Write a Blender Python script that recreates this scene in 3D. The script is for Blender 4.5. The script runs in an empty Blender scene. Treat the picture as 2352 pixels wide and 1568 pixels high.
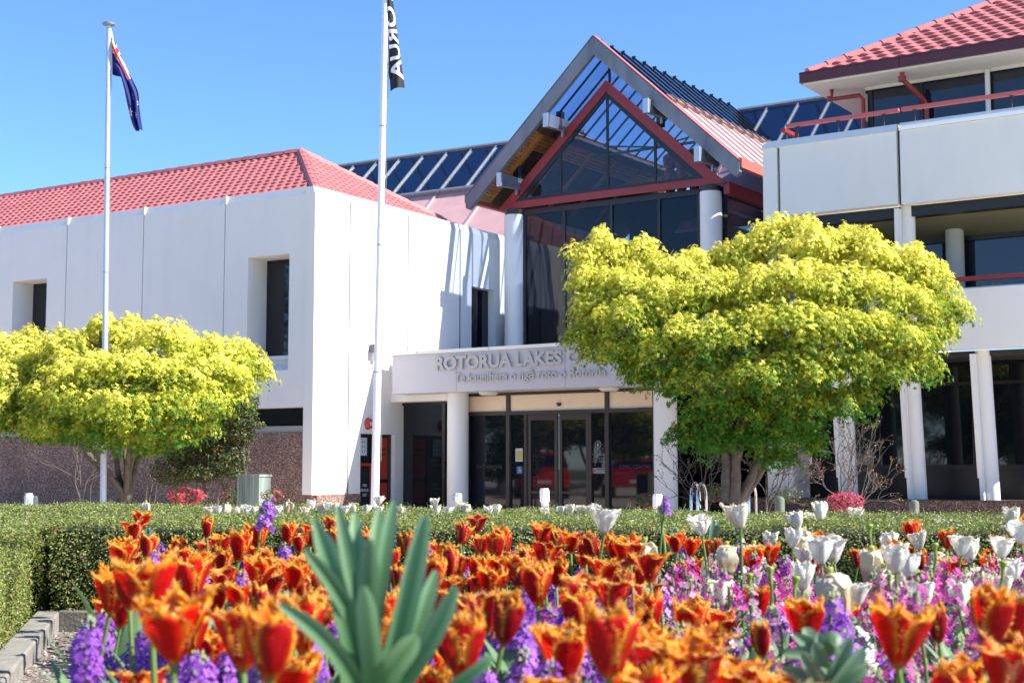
import bpy, bmesh, math, random
import numpy as np
from mathutils import Vector, Matrix
R = math.radians
scene = bpy.context.scene
col = scene.collection
random.seed(7); rng = np.random.default_rng(7)

# ---------------------------------------------------------------- camera
H = 1.1; PITCH = math.atan(290 / 3267.)
cd = bpy.data.cameras.new('camera'); cam = bpy.data.objects.new('camera', cd); col.objects.link(cam)
cam.location = (0, 0, H); cam.rotation_euler = (R(90) + PITCH, 0, 0)
cd.lens = 50.0; cd.sensor_width = 36.0; cd.clip_end = 2000; cd.clip_start = .05
cd.dof.use_dof = True; cd.dof.focus_distance = 17.0; cd.dof.aperture_fstop = 10.0
scene.camera = cam
# ---------------------------------------------------------------- world and sun
SUN_AZ, SUN_EL = 106.0, 41.0
w = bpy.data.worlds.new('World'); scene.world = w; w.use_nodes = True
nt = w.node_tree; bg = nt.nodes['Background']
sky = nt.nodes.new('ShaderNodeTexSky'); sky.sky_type = 'NISHITA'; sky.sun_disc = False
sky.sun_elevation = R(SUN_EL); sky.sun_rotation = R(SUN_AZ)
sky.air_density = 0.85; sky.dust_density = 0.0; sky.ozone_density = 10.0; sky.altitude = 0
nt.links.new(sky.outputs[0], bg.inputs[0]); bg.inputs[1].default_value = 0.122
sd = bpy.data.lights.new('sun', 'SUN'); sd.energy = 5.0; sd.angle = R(.53); sd.color = (1, .95, .87)
sun = bpy.data.objects.new('sun', sd); col.objects.link(sun)
sv = Vector((math.sin(R(SUN_AZ)) * math.cos(R(SUN_EL)), math.cos(R(SUN_AZ)) * math.cos(R(SUN_EL)), math.sin(R(SUN_EL))))
sun.rotation_euler = sv.to_track_quat('Z', 'Y').to_euler(); sun.location = (20, 0, 30)
scene.view_settings.view_transform = 'Standard'; scene.view_settings.look = 'None'
scene.view_settings.exposure = 1.2; scene.view_settings.gamma = 1
scene.cycles.max_bounces = 8; scene.cycles.transparent_max_bounces = 16
scene.cycles.sample_clamp_indirect = 6

# ---------------------------------------------------------------- helpers
def ray(x, y):
    a = (x - 1176) / 3267.; b = -(y - 784) / 3267.
    return np.array([a, math.cos(PITCH) - b * math.sin(PITCH), math.sin(PITCH) + b * math.cos(PITCH)])
def at(x, y, Y):
    r = ray(x, y); return np.array([0, 0, H]) + r * (Y / r[1])
def proj(p):
    d = np.asarray(p, float) - np.array([0, 0, H]); yy = d[1] * math.cos(PITCH) + d[2] * math.sin(PITCH)
    zz = -d[1] * math.sin(PITCH) + d[2] * math.cos(PITCH)
    return 1176 + 3267 * d[0] / yy, 784 - 3267 * zz / yy
class Frame:
    def __init__(s, ox, oy, az):
        a = R(az); s.o = np.array([ox, oy, 0.]); s.v = np.array([math.sin(a), math.cos(a), 0]); s.r = np.array([math.cos(a), -math.sin(a), 0])
    def p(s, S, t, z): return s.o + s.r * S + s.v * t + np.array([0, 0, z])
G = Frame(4.41, 31.5, 34.1)      # entrance hall and right block
L = Frame(-4.0, 28.7, 31.5)      # left wing
W = Frame(0, 0, 0)

_m = {}
def mat(name, color, rough=.6, metal=0., var=0., scale=6., bump=0., bscale=60., spec=.5, stain=0., stretch=None, attr=None, transl=0., coat=0.):
    if name in _m: return _m[name]
    m = bpy.data.materials.new(name); m.use_nodes = True; _m[name] = m
    n = m.node_tree.nodes; l = m.node_tree.links; b = n['Principled BSDF']
    b.inputs['Roughness'].default_value = rough; b.inputs['Metallic'].default_value = metal
    b.inputs['Specular IOR Level'].default_value = spec; b.inputs['Coat Weight'].default_value = coat
    c = tuple(color) + (1,); b.inputs['Base Color'].default_value = c
    tc = n.new('ShaderNodeTexCoord'); src = tc.outputs['Object']
    if stretch:
        mp = n.new('ShaderNodeMapping'); mp.inputs['Scale'].default_value = stretch; l.new(src, mp.inputs[0]); src = mp.outputs[0]
    cout = None
    if attr:
        a = n.new('ShaderNodeAttribute'); a.attribute_name = attr; cout = a.outputs['Color']
    if var:
        t = n.new('ShaderNodeTexNoise'); t.inputs['Scale'].default_value = scale; t.inputs['Detail'].default_value = 6; l.new(src, t.inputs[0])
        mr = n.new('ShaderNodeMapRange'); mr.inputs[1].default_value = .3; mr.inputs[2].default_value = .7
        mr.inputs[3].default_value = 1 - var; mr.inputs[4].default_value = 1 + var; l.new(t.outputs['Fac'], mr.inputs[0])
        mx = n.new('ShaderNodeMix'); mx.data_type = 'RGBA'; mx.blend_type = 'MULTIPLY'; mx.inputs[0].default_value = 1
        if cout is not None: l.new(cout, mx.inputs[6])
        else: mx.inputs[6].default_value = c
        l.new(mr.outputs[0], mx.inputs[7]); cout = mx.outputs[2]
    if stain:
        t = n.new('ShaderNodeTexNoise'); t.inputs['Scale'].default_value = 1.0; t.inputs['Detail'].default_value = 9
        mp = n.new('ShaderNodeMapping'); mp.inputs['Scale'].default_value = (3, 3, .35); l.new(tc.outputs['Object'], mp.inputs[0]); l.new(mp.outputs[0], t.inputs[0])
        mr = n.new('ShaderNodeMapRange'); mr.inputs[1].default_value = .5; mr.inputs[2].default_value = .75
        mr.inputs[3].default_value = 1; mr.inputs[4].default_value = 1 - stain; l.new(t.outputs['Fac'], mr.inputs[0])
        mx = n.new('ShaderNodeMix'); mx.data_type = 'RGBA'; mx.blend_type = 'MULTIPLY'; mx.inputs[0].default_value = 1
        if cout is not None: l.new(cout, mx.inputs[6])
        else: mx.inputs[6].default_value = c
        l.new(mr.outputs[0], mx.inputs[7]); cout = mx.outputs[2]
    if cout is not None: l.new(cout, b.inputs['Base Color'])
    if bump:
        t = n.new('ShaderNodeTexNoise'); t.inputs['Scale'].default_value = bscale; t.inputs['Detail'].default_value = 4; l.new(src, t.inputs[0])
        bu = n.new('ShaderNodeBump'); bu.inputs['Strength'].default_value = bump; bu.inputs['Distance'].default_value = .01
        l.new(t.outputs['Fac'], bu.inputs['Height']); l.new(bu.outputs[0], b.inputs['Normal'])
    if transl:
        tr = n.new('ShaderNodeBsdfTranslucent')
        if cout is not None: l.new(cout, tr.inputs[0])
        else: tr.inputs[0].default_value = c
        ms = n.new('ShaderNodeMixShader'); ms.inputs[0].default_value = transl
        l.new(b.outputs[0], ms.inputs[1]); l.new(tr.outputs[0], ms.inputs[2]); l.new(ms.outputs[0], n['Material Output'].inputs[0])
    return m
def glass(name, tint, refl=.9, rough=.02):
    if name in _m: return _m[name]
    m = bpy.data.materials.new(name); m.use_nodes = True; _m[name] = m
    n = m.node_tree.nodes; l = m.node_tree.links; n.remove(n['Principled BSDF'])
    t = n.new('ShaderNodeBsdfTransparent'); t.inputs[0].default_value = tint + (1,)
    g = n.new('ShaderNodeBsdfGlossy'); g.inputs['Roughness'].default_value = rough; g.inputs[0].default_value = (refl, refl, refl, 1)
    f = n.new('ShaderNodeFresnel'); ge = n.new('ShaderNodeNewGeometry'); ir = n.new('ShaderNodeMapRange'); ir.inputs[3].default_value = 1.5; ir.inputs[4].default_value = 1 / 1.5; l.new(ge.outputs['Backfacing'], ir.inputs[0]); l.new(ir.outputs[0], f.inputs[0])
    ms = n.new('ShaderNodeMixShader'); l.new(f.outputs[0], ms.inputs[0]); l.new(t.outputs[0], ms.inputs[1]); l.new(g.outputs[0], ms.inputs[2])
    l.new(ms.outputs[0], n['Material Output'].inputs[0]); return m
def speckle(name, c1, c2, c3, scale=90., rough=.8):
    m = bpy.data.materials.new(name); m.use_nodes = True; n = m.node_tree.nodes; l = m.node_tree.links; b = n['Principled BSDF']
    tc = n.new('ShaderNodeTexCoord'); v = n.new('ShaderNodeTexVoronoi'); v.inputs['Scale'].default_value = scale; l.new(tc.outputs['Object'], v.inputs[0])
    sp = n.new('ShaderNodeSeparateColor'); l.new(v.outputs['Color'], sp.inputs[0])
    cr = n.new('ShaderNodeValToRGB'); cr.color_ramp.interpolation = 'CONSTANT'; e = cr.color_ramp.elements
    e[0].color = c1 + (1,); e[1].position = .45; e[1].color = c2 + (1,); x = e.new(.82); x.color = c3 + (1,); l.new(sp.outputs[0], cr.inputs[0])
    t = n.new('ShaderNodeTexNoise'); t.inputs['Scale'].default_value = 1.5; t.inputs['Detail'].default_value = 7; l.new(tc.outputs['Object'], t.inputs[0])
    mr = n.new('ShaderNodeMapRange'); mr.inputs[1].default_value = .3; mr.inputs[2].default_value = .7; mr.inputs[3].default_value = .8; mr.inputs[4].default_value = 1.15; l.new(t.outputs['Fac'], mr.inputs[0])
    mx = n.new('ShaderNodeMix'); mx.data_type = 'RGBA'; mx.blend_type = 'MULTIPLY'; mx.inputs[0].default_value = 1
    l.new(cr.outputs[0], mx.inputs[6]); l.new(mr.outputs[0], mx.inputs[7]); l.new(mx.outputs[2], b.inputs['Base Color'])
    b.inputs['Roughness'].default_value = rough
    bu = n.new('ShaderNodeBump'); bu.inputs['Strength'].default_value = .5; bu.inputs['Distance'].default_value = .01
    l.new(v.outputs['Distance'], bu.inputs['Height']); l.new(bu.outputs[0], b.inputs['Normal']); return m
def boards(name, ca, cb, axis, pitch, rough=.6):
    m = bpy.data.materials.new(name); m.use_nodes = True; n = m.node_tree.nodes; l = m.node_tree.links; b = n['Principled BSDF']
    tc = n.new('ShaderNodeTexCoord'); mp = n.new('ShaderNodeMapping'); l.new(tc.outputs['Object'], mp.inputs[0])
    sep = n.new('ShaderNodeVectorMath'); sep.operation = 'DOT_PRODUCT'; l.new(tc.outputs['Object'], sep.inputs[0]); sep.inputs[1].default_value = tuple(np.array(axis) / pitch)
    fr = n.new('ShaderNodeMath'); fr.operation = 'FRACT'; l.new(sep.outputs['Value'], fr.inputs[0])
    lt = n.new('ShaderNodeMath'); lt.operation = 'LESS_THAN'; lt.inputs[1].default_value = .14; l.new(fr.outputs[0], lt.inputs[0])
    fl = n.new('ShaderNodeMath'); fl.operation = 'FLOOR'; l.new(sep.outputs['Value'], fl.inputs[0])
    wn = n.new('ShaderNodeTexWhiteNoise'); wn.noise_dimensions = '1D'; l.new(fl.outputs[0], wn.inputs['W'])
    t = n.new('ShaderNodeTexNoise'); t.inputs['Scale'].default_value = 9; t.inputs['Detail'].default_value = 6; l.new(tc.outputs['Object'], t.inputs[0])
    ad = n.new('ShaderNodeMath'); ad.operation = 'MULTIPLY_ADD'; ad.inputs[1].default_value = .5; l.new(t.outputs['Fac'], ad.inputs[2]); l.new(wn.outputs['Value'], ad.inputs[0])
    cr = n.new('ShaderNodeValToRGB'); cr.color_ramp.elements[0].color = ca + (1,); cr.color_ramp.elements[0].position = .3; cr.color_ramp.elements[1].color = cb + (1,); cr.color_ramp.elements[1].position = .95
    l.new(ad.outputs[0], cr.inputs[0])
    mx = n.new('ShaderNodeMix'); mx.data_type = 'RGBA'; l.new(lt.outputs[0], mx.inputs[0]); l.new(cr.outputs[0], mx.inputs[6]); mx.inputs[7].default_value = tuple(x * .12 for x in ca) + (1,)
    l.new(mx.outputs[2], b.inputs['Base Color']); b.inputs['Roughness'].default_value = rough; return m

def tag(o, label=None, cat=None, group=None, kind=None):
    if label: o['label'] = label
    if cat: o['category'] = cat
    if group: o['group'] = group
    if kind: o['kind'] = kind
    return o
def thing(name, loc, label, cat, group=None):
    o = bpy.data.objects.new(name, None); col.objects.link(o); o.location = tuple(loc); o.empty_display_size = .1
    return tag(o, label, cat, group)
def wloc(o):
    p = np.zeros(3)
    while o is not None: p = p + np.array(o.location); o = o.parent
    return p
class MB:
    def __init__(s): s.v = []; s.f = []; s.m = []; s.c = None
    def add(s, vs, fs, mi=0):
        b = len(s.v); s.v += [tuple(map(float, x)) for x in vs]; s.f += [tuple(b + i for i in f) for f in fs]; s.m += [mi] * len(fs); return s
    def box(s, fr, s0, s1, t0, t1, z0, z1, mi=0):
        P = [fr.p(a, b, c) for c in (z0, z1) for b in (t0, t1) for a in (s0, s1)]
        return s.add(P, [(0, 2, 3, 1), (4, 5, 7, 6), (0, 1, 5, 4), (2, 6, 7, 3), (0, 4, 6, 2), (1, 3, 7, 5)], mi)
    def hexa(s, P, mi=0):
        return s.add(P, [(0, 2, 3, 1), (4, 5, 7, 6), (0, 1, 5, 4), (2, 6, 7, 3), (0, 4, 6, 2), (1, 3, 7, 5)], mi)
    def prism(s, fr, poly, t0, t1, mi=0):          # poly in (s,z), extruded along t
        n = len(poly); P = [fr.p(a, t0, z) for a, z in poly] + [fr.p(a, t1, z) for a, z in poly]
        return s.add(P, [tuple(range(n)), tuple(range(2 * n - 1, n - 1, -1))] + [(i, i + n, (i + 1) % n + n, (i + 1) % n) for i in range(n)], mi)
    def prism_s(s, fr, poly, s0, s1, mi=0):        # poly in (t,z), extruded along s
        n = len(poly); P = [fr.p(s0, a, z) for a, z in poly] + [fr.p(s1, a, z) for a, z in poly]
        return s.add(P, [tuple(range(n)), tuple(range(2 * n - 1, n - 1, -1))] + [(i, i + n, (i + 1) % n + n, (i + 1) % n) for i in range(n)], mi)
    def tube(s, pts, rad, n=8, mi=0, cap=True):
        pts = [np.array(p, float) for p in pts]
        if not hasattr(rad, '__len__'): rad = [rad] * len(pts)
        b = len(s.v); up = None
        for i, p in enumerate(pts):
            d = (pts[min(i + 1, len(pts) - 1)] - pts[max(i - 1, 0)]); d = d / (np.linalg.norm(d) + 1e-9)
            if up is None: up = np.array([1., 0, 0]) if abs(d[0]) < .8 else np.array([0, 1., 0])
            a = np.cross(d, up); a /= np.linalg.norm(a) + 1e-9; up = np.cross(a, d); c = up
            for k in range(n):
                q = 2 * math.pi * k / n; s.v.append(tuple(p + (a * math.cos(q) + c * math.sin(q)) * rad[i]))
        for i in range(len(pts) - 1):
            for k in range(n):
                s.f.append((b + i * n + k, b + i * n + (k + 1) % n, b + (i + 1) * n + (k + 1) % n, b + (i + 1) * n + k)); s.m.append(mi)
        if cap:
            s.f.append(tuple(b + k for k in range(n - 1, -1, -1))); s.m.append(mi)
            e = b + (len(pts) - 1) * n; s.f.append(tuple(e + k for k in range(n))); s.m.append(mi)
        return s
    def lathe(s, c, prof, n=20, mi=0):
        pts = [(c[0], c[1], c[2] + z) for r, z in prof]
        b = len(s.v)
        for (r, z) in prof:
            for k in range(n):
                q = 2 * math.pi * k / n; s.v.append((c[0] + r * math.cos(q), c[1] + r * math.sin(q), c[2] + z))
        for i in range(len(prof) - 1):
            for k in range(n):
                s.f.append((b + i * n + k, b + i * n + (k + 1) % n, b + (i + 1) * n + (k + 1) % n, b + (i + 1) * n + k)); s.m.append(mi)
        s.f.append(tuple(b + k for k in range(n - 1, -1, -1))); s.m.append(mi)
        e = b + (len(prof) - 1) * n; s.f.append(tuple(e + k for k in range(n))); s.m.append(mi)
        return s
    def build(s, name, mats, parent=None, smooth=False, bevel=0, label=None):
        me = bpy.data.meshes.new(name); org = wloc(parent) if parent else np.zeros(3)
        me.from_pydata([tuple(np.array(v) - org) for v in s.v], [], s.f)
        for m in (mats if isinstance(mats, (list, tuple)) else [mats]): me.materials.append(m)
        me.polygons.foreach_set('material_index', s.m)
        me.polygons.foreach_set('use_smooth', [bool(smooth)] * len(s.f)); me.update()
        o = bpy.data.objects.new(name, me); col.objects.link(o)
        if parent: o.parent = parent
        if bevel:
            b = o.modifiers.new('bevel', 'BEVEL'); b.width = bevel; b.segments = 2; b.limit_method = 'ANGLE'; b.angle_limit = R(40)
        if smooth: me.set_sharp_from_angle(angle=R(40))
        if label: o['label'] = label
        return o
def npmesh(name, V, nper, colors, mats, parent=None, faces=None, loc=None, smooth=False):
    """V (n,k,3): n template copies; faces: list of index tuples of the template (tri or quad)."""
    n, k, _ = V.shape; org = wloc(parent) if parent else (np.zeros(3) if loc is None else np.array(loc))
    me = bpy.data.meshes.new(name); me.vertices.add(n * k); me.vertices.foreach_set('co', (V.reshape(-1, 3) - org).astype(np.float32).ravel())
    li = []; st = []; tot = []; c = 0
    base = (np.arange(n) * k)[:, None]
    lens = [len(f) for f in faces]; flat = np.concatenate([np.array(f) for f in faces])
    loops = (base + flat[None, :]).ravel()
    starts1 = np.concatenate([[0], np.cumsum(lens)[:-1]]); starts = ((np.arange(n) * len(flat))[:, None] + starts1[None, :]).ravel()
    me.loops.add(len(loops)); me.loops.foreach_set('vertex_index', loops.astype(np.int32))
    me.polygons.add(len(starts)); me.polygons.foreach_set('loop_start', starts.astype(np.int32))
    me.polygons.foreach_set('use_smooth', np.full(len(starts), smooth)); me.update(calc_edges=True)
    if colors is not None:
        a = me.color_attributes.new('Col', 'FLOAT_COLOR', 'POINT')
        cc = np.ones((n, k, 4), np.float32); cc[:, :, :3] = colors if colors.ndim == 3 else colors[:, None, :]
        a.data.foreach_set('color', cc.ravel())
    for m in (mats if isinstance(mats, (list, tuple)) else [mats]): me.materials.append(m)
    o = bpy.data.objects.new(name, me); col.objects.link(o)
    if parent: o.parent = parent
    elif loc is not None: o.location = tuple(loc)
    return o
def orient(N, spin, scale):
    """frames with normal N (n,3), random spin; returns (n,3,3) rows tangent,bitangent,normal"""
    N = N / (np.linalg.norm(N, axis=1, keepdims=True) + 1e-9)
    up = np.where(np.abs(N[:, 2:3]) < .9, np.array([[0, 0, 1.]]), np.array([[1., 0, 0]]))
    A = np.cross(up, N); A /= np.linalg.norm(A, axis=1, keepdims=True); B = np.cross(N, A)
    c, s_ = np.cos(spin)[:, None], np.sin(spin)[:, None]
    return np.stack([A * c + B * s_, -A * s_ + B * c, N], 1) * scale[:, None, None]
def scatter(P, N, tmpl, scale, spin):
    F = orient(N, spin, scale); return P[:, None, :] + np.einsum('kj,njd->nkd', tmpl, F)
def text_geo(txt, size, extrude=.01, offset=0., align='LEFT'):
    c = bpy.data.curves.new('t', 'FONT'); c.body = txt; c.size = size; c.extrude = extrude; c.offset = offset; c.align_x = align; c.resolution_u = 4
    o = bpy.data.objects.new('t', c); col.objects.link(o); dg = bpy.context.evaluated_depsgraph_get(); dg.update()
    me = bpy.data.meshes.new_from_object(o.evaluated_get(dg)); v = [tuple(x.co) for x in me.vertices]; f = [tuple(p.vertices) for p in me.polygons]
    bpy.data.objects.remove(o); bpy.data.curves.remove(c); bpy.data.meshes.remove(me); return np.array(v).reshape(-1, 3), f
def sign(mb, fr, txt, s, t, z, size, ext=.01, off=0., align='LEFT', width=None, mi=0, axis='s'):
    v, f = text_geo(txt, size, ext, off, align)
    if len(v) == 0: return
    if width: v[:, 0] *= width / (v[:, 0].max() - v[:, 0].min())
    if axis == 's': P = [fr.p(s + a, t - c, z + b) for a, b, c in v]
    else: P = [fr.p(s + c, t + a, z + b) for a, b, c in v]   # on a face looking along +s
    mb.add(P, f, mi)
ORD = ['first', 'second', 'third', 'fourth', 'fifth', 'sixth', 'seventh', 'eighth', 'ninth', 'tenth', 'eleventh', 'twelfth', 'thirteenth', 'fourteenth', 'fifteenth', 'sixteenth', 'seventeenth', 'eighteenth', 'nineteenth', 'twentieth']
def ordinal(i):
    if i < 20: return ORD[i]
    t = ['twenty', 'thirty', 'forty', 'fifty', 'sixty'][(i + 1) // 10 - 2]; r = (i + 1) % 10
    return {'twenty': 'twentieth', 'thirty': 'thirtieth', 'forty': 'fortieth', 'fifty': 'fiftieth', 'sixty': 'sixtieth'}[t] if r == 0 else t + '-' + ORD[r - 1]
# ---------------------------------------------------------------- materials
WHITE = mat('painted_concrete', (.80, .785, .75), .75, var=.015, scale=2, bump=.15, bscale=150, stain=.035)
CREAM = mat('cream_paint', (.82, .64, .47), .6, var=.03)
PANEL = mat('composite_panel', (.50, .48, .52), .45, var=.02, scale=2)
OFFW = mat('off_white_paint', (.72, .7, .64), .6, var=.03)
BLACK = mat('black_aluminium', (.012, .011, .011), .35)
BROWN = mat('bronze_aluminium', (.035, .025, .024), .4)
DARKGL = mat('dark_glass', (.006, .008, .013), .03, spec=.6)
DARKGL2 = mat('dark_blue_glass', (.010, .014, .028), .03, spec=.7, var=.1, scale=.4)
TILE = mat('pressed_metal_tile', (.48, .15, .14), .5, var=.14, scale=2.5, bump=.1, bscale=40, stain=.15)
MAROON = mat('maroon_paint', (.085, .018, .025), .4, var=.05)
RED = mat('red_oxide_steel', (.26, .028, .03), .42, var=.08, scale=5)
RAILP = mat('salmon_rail_paint', (.52, .13, .12), .5, var=.06, scale=9)
LEAD = mat('weathered_lead', (.20, .215, .24), .5, metal=.25, var=.16, scale=3, stain=.25, stretch=(1, 1, .4))
PINKM = mat('faded_pink_metal', (.60, .36, .34), .5, var=.08, scale=1.6, stain=.12)
PINKL = mat('sunbleached_pink_metal', (.66, .47, .44), .5, var=.05, scale=1.6)
STEEL = mat('grey_mullion', (.24, .26, .29), .4, metal=.4, var=.08)
BLUEGL = glass('blue_roof_glass', (.68, .75, .87))
ATRGL = glass('navy_atrium_glass', (.25, .33, .43))
CLEARGL = glass('tinted_gable_glass', (.93, .93, .95), .6)
CURTGL = glass('grey_curtain_glass', (.60, .62, .68), .5)
GREENST = mat('green_grey_steel', (.06, .085, .07), .5)
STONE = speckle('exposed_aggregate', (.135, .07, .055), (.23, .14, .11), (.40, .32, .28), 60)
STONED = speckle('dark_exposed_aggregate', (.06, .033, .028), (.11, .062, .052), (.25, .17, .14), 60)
rake = np.array(G.r) * .73 + np.array([0, 0, .68])
TIMBER = boards('stained_timber_boards', (.22, .09, .03), (.50, .24, .08), rake, .095)
TIMB = mat('oiled_timber_beam', (.36, .15, .045), .55, var=.2, scale=8)
TIMD = mat('dark_timber', (.05, .03, .02), .6, var=.2)

# LW
# ---------------------------------------------------------------- LEFT WING
LW = thing('office_wing', L.p(0, 0, 0), 'white two-storey concrete wing with red tiled hip roof at left of the entrance', 'building')
def panel(name, s0, s1, z0, z1, hole=None, th=.6, cap=.16):
    mb = MB(); zc = z1 - cap
    if hole:
        a, b, c, d = hole
        mb.box(L, s0, a, 0, th, z0, zc); mb.box(L, b, s1, 0, th, z0, zc); mb.box(L, a, b, 0, th, z0, c); mb.box(L, a, b, 0, th, d, zc)
    else: mb.box(L, s0, s1, 0, th, z0, zc)
    mb.prism_s(L, [(0, zc), (.055, z1), (th, z1), (th, zc)], s0, s1)
    return mb.build(name, WHITE, LW)
edges = [-.262, -2.49, -4.91, -7.38, -9.85, -12.3, -14.8]
for i in range(6):
    s1, s0 = edges[i] - (.015 if i else 0), edges[i + 1] + .015
    hole = {0: (-1.82, -.69, 3.1, 5.5), 3: (-9.2, -8.02, 3.1, 5.5)}.get(i)
    panel('wall_panel', s0, s1, 2.33, 6.86, hole)
    j = MB().box(L, s0 - .035, s0 + .005, .05, .4, 2.33, 6.6); j.box(L, s0 - .05, s0 + .02, -.015, .3, 6.70, 6.875); j.build('joint_strip', OFFW, LW)
    if hole:
        a, b = hole[0], hole[1]
        wdw = MB().box(L, a, b, .60, .66, 3.4, 5.5).build('window', BLACK, LW)
        g = MB().box(L, a + .04, b - .04, .585, .602, 3.46, 5.44); g.build('pane', DARKGL, wdw)
        MB().box(L, a + .72, a + .76, .56, .60, 3.46, 5.44).build('mullion', BLACK, wdw)
        MB().box(L, a + .003, b - .003, .12, .62, 3.1, 3.16).box(L, a + .003, b - .003, .3, .64, 3.16, 3.34).box(L, a + .003, b - .003, .24, .64, 3.34, 3.42).build('sill', WHITE, wdw)
# lower storey of the long face
MB().box(L, -14.8, -.26, .35, .5, 1.95, 2.33).build('clerestory_window', mat('dull_dark_glass', (.006, .007, .009), .25, spec=.15), LW)
m_ = MB()
for s in (-.3, -2.6, -5., -7.4, -9.8, -12.2, -14.6): m_.box(L, s - .03, s + .03, .30, .352, 1.95, 2.33)
m_.build('window_mullions', BLACK, LW)
MB().box(L, -14.8, -.262, .02, .5, 1.82, 1.95).build('window_sill', mat('grey_sill', (.30, .30, .30), .6, var=.05), LW)
MB().box(L, -14.8, -.262, .0, .45, -.3, 1.82).build('aggregate_base', STONE, LW)
# sunlit side face, S = 0
te = [-.03, 1.12, 3.22, 5.31, 7.6]
side_holes = {1: (1.55, 2.77, -.3, 1.82), 3: (5.81, 6.86, 3.4, 5.41)}
for i in range(4):
    t0, t1 = te[i] + (.012 if i else 0), te[i + 1] - .012
    mb = MB(); h = side_holes.get(i); zb = .56 if i == 0 else -.3
    if h:
        a, b, c, d = h
        mb.box(L, -.25, 0, t0, a, -.3, 6.68).box(L, -.25, 0, b, t1, -.3, 6.68).box(L, -.25, 0, a, b, d, 6.68)
        if c > -.3: mb.box(L, -.25, 0, a, b, -.3, c)
    else: mb.box(L, -.25, 0, t0, t1, zb, 6.68)
    P = [(0, 6.68), (-.055, 6.84), (-.25, 6.84), (-.25, 6.68)]
    mb.prism(L, P, t0, t1); mb.build('wall_panel', WHITE, LW)
    if i < 3: MB().box(L, -.2, .004, t1 - .006, t1 + .034, -.3, 6.7).build('joint_strip', mat('joint_sealant', (.13, .125, .12), .8), LW)
MB().box(L, -.4, .015, .12, 1.55, -.3, .56).build('aggregate_base', STONE, LW)
wdw = MB().box(L, -.26, -.20, 5.81, 6.86, 3.4, 5.41).build('window', BLACK, LW)
MB().box(L, -.2, -.19, 5.86, 6.81, 3.44, 5.37).build('pane', DARKGL, wdw)
# roof
def tiles(mb, P0, du, dv, nn, amin, amax, B, course=.215, wave=.225, amp=.02, step=.022, mi=0):
    nc = max(1, int(round(B / course))); ch = B / nc
    for k in range(nc):
        b0, b1 = k * ch, (k + 1) * ch; a0, a1 = amin(b0), amax(b0)
        if a1 - a0 < .05: continue
        n = max(2, int((a1 - a0) / (wave / 8))); aa = np.linspace(a0, a1, n)
        rows = []
        for (b, h) in ((b0 - .01, -.0), (b0 - .01, step), (b1, 0.004)):
            lo, hi = amin(max(b, 0)), amax(max(b, 0)); ca = np.clip(aa, lo, hi)
            hh = h + amp * (.5 + .5 * np.cos(2 * math.pi * (ca / wave + (.5 * (k % 2)))))**1.3 * (1 if h or b == b1 else 0)
            rows.append([tuple(P0 + du * c + dv * b + nn * q) for c, q in zip(ca, hh)])
        base = len(mb.v); mb.v += [p for r in rows for p in r]
        for r in range(2):
            for i in range(n - 1):
                mb.f.append((base + r * n + i, base + r * n + i + 1, base + (r + 1) * n + i + 1, base + (r + 1) * n + i)); mb.m.append(mi)
def ridge_caps(mb, A, B, w=.13, h=.07, seg=.42, mi=0):
    A = np.array(A, float); B = np.array(B, float); d = B - A; Ln = np.linalg.norm(d); d /= Ln; n = max(1, int(Ln / seg))
    side = np.cross(d, [0, 0, 1.]); side /= np.linalg.norm(side); up = np.cross(side, d)
    for i in range(n):
        a, b = i * Ln / n, (i + 1.08) * Ln / n
        vs = []
        for q, k, e in ((a, 1., 0.0), (b, .9, -.012)):
            for x, z in ((-w, -.05), (-w * .55, h * .75), (0, h), (w * .55, h * .75), (w, -.05)): vs.append(A + d * q + side * x * k + up * (z + e) * k)
        mb.add(vs, [(i2, i2 + 1, i2 + 6, i2 + 5) for i2 in range(4)] + [(4, 3, 2, 1, 0), (5, 6, 7, 8, 9)], mi)
pit = math.atan((8.42 - 6.80) / 2.62)
def hip_roof(fr, parent, s_left, s_right, t0, T, z0, rise, name='roof'):
    half = T / 2; pit = math.atan(rise / half); B = half / math.cos(pit); cs, sn = math.cos(pit), math.sin(pit)
    mb = MB(); k = cs
    tiles(mb, fr.p(s_left, t0, z0), fr.r, fr.v * cs + np.array([0, 0, sn]), -fr.v * sn + np.array([0, 0, cs]), lambda b: 0., lambda b: (s_right - s_left) - b * k, B)
    tiles(mb, fr.p(s_right, t0, z0), fr.v, -fr.r * cs + np.array([0, 0, sn]), fr.r * sn + np.array([0, 0, cs]), lambda b: b * k, lambda b: T - b * k, B)
    A = fr.p(s_right - half, t0 + half, z0 + rise); Lr = fr.p(s_left, t0 + half, z0 + rise)
    mb.add([fr.p(s_right, t0 + T, z0), fr.p(s_left, t0 + T, z0), Lr, A], [(0, 1, 2, 3)])
    ro = mb.build(name, TILE, parent, smooth=False)
    c = MB(); ridge_caps(c, fr.p(s_right + .02, t0 - .02, z0), A + [0, 0, .03]); ridge_caps(c, fr.p(s_right + .02, t0 + T, z0), A + [0, 0, .03]); ridge_caps(c, Lr, A + [0, 0, .03])
    c.build('ridge_caps', TILE, ro)
    return ro
hip_roof(L, LW, -15.2, -.12, .16, 5.25, 6.78, 1.62)
MB().box(L, -15, -.3, .62, 5.3, 6.3, 6.72).box(L, -15, -.26, 5.3, 7.55, 6.2, 6.6).box(L, -14.8, -.27, .66, .7, 2.4, 6.3).box(L, -14.8, -14.6, .7, 7.5, 0, 6.5).build('roof_deck', WHITE, LW)

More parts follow.
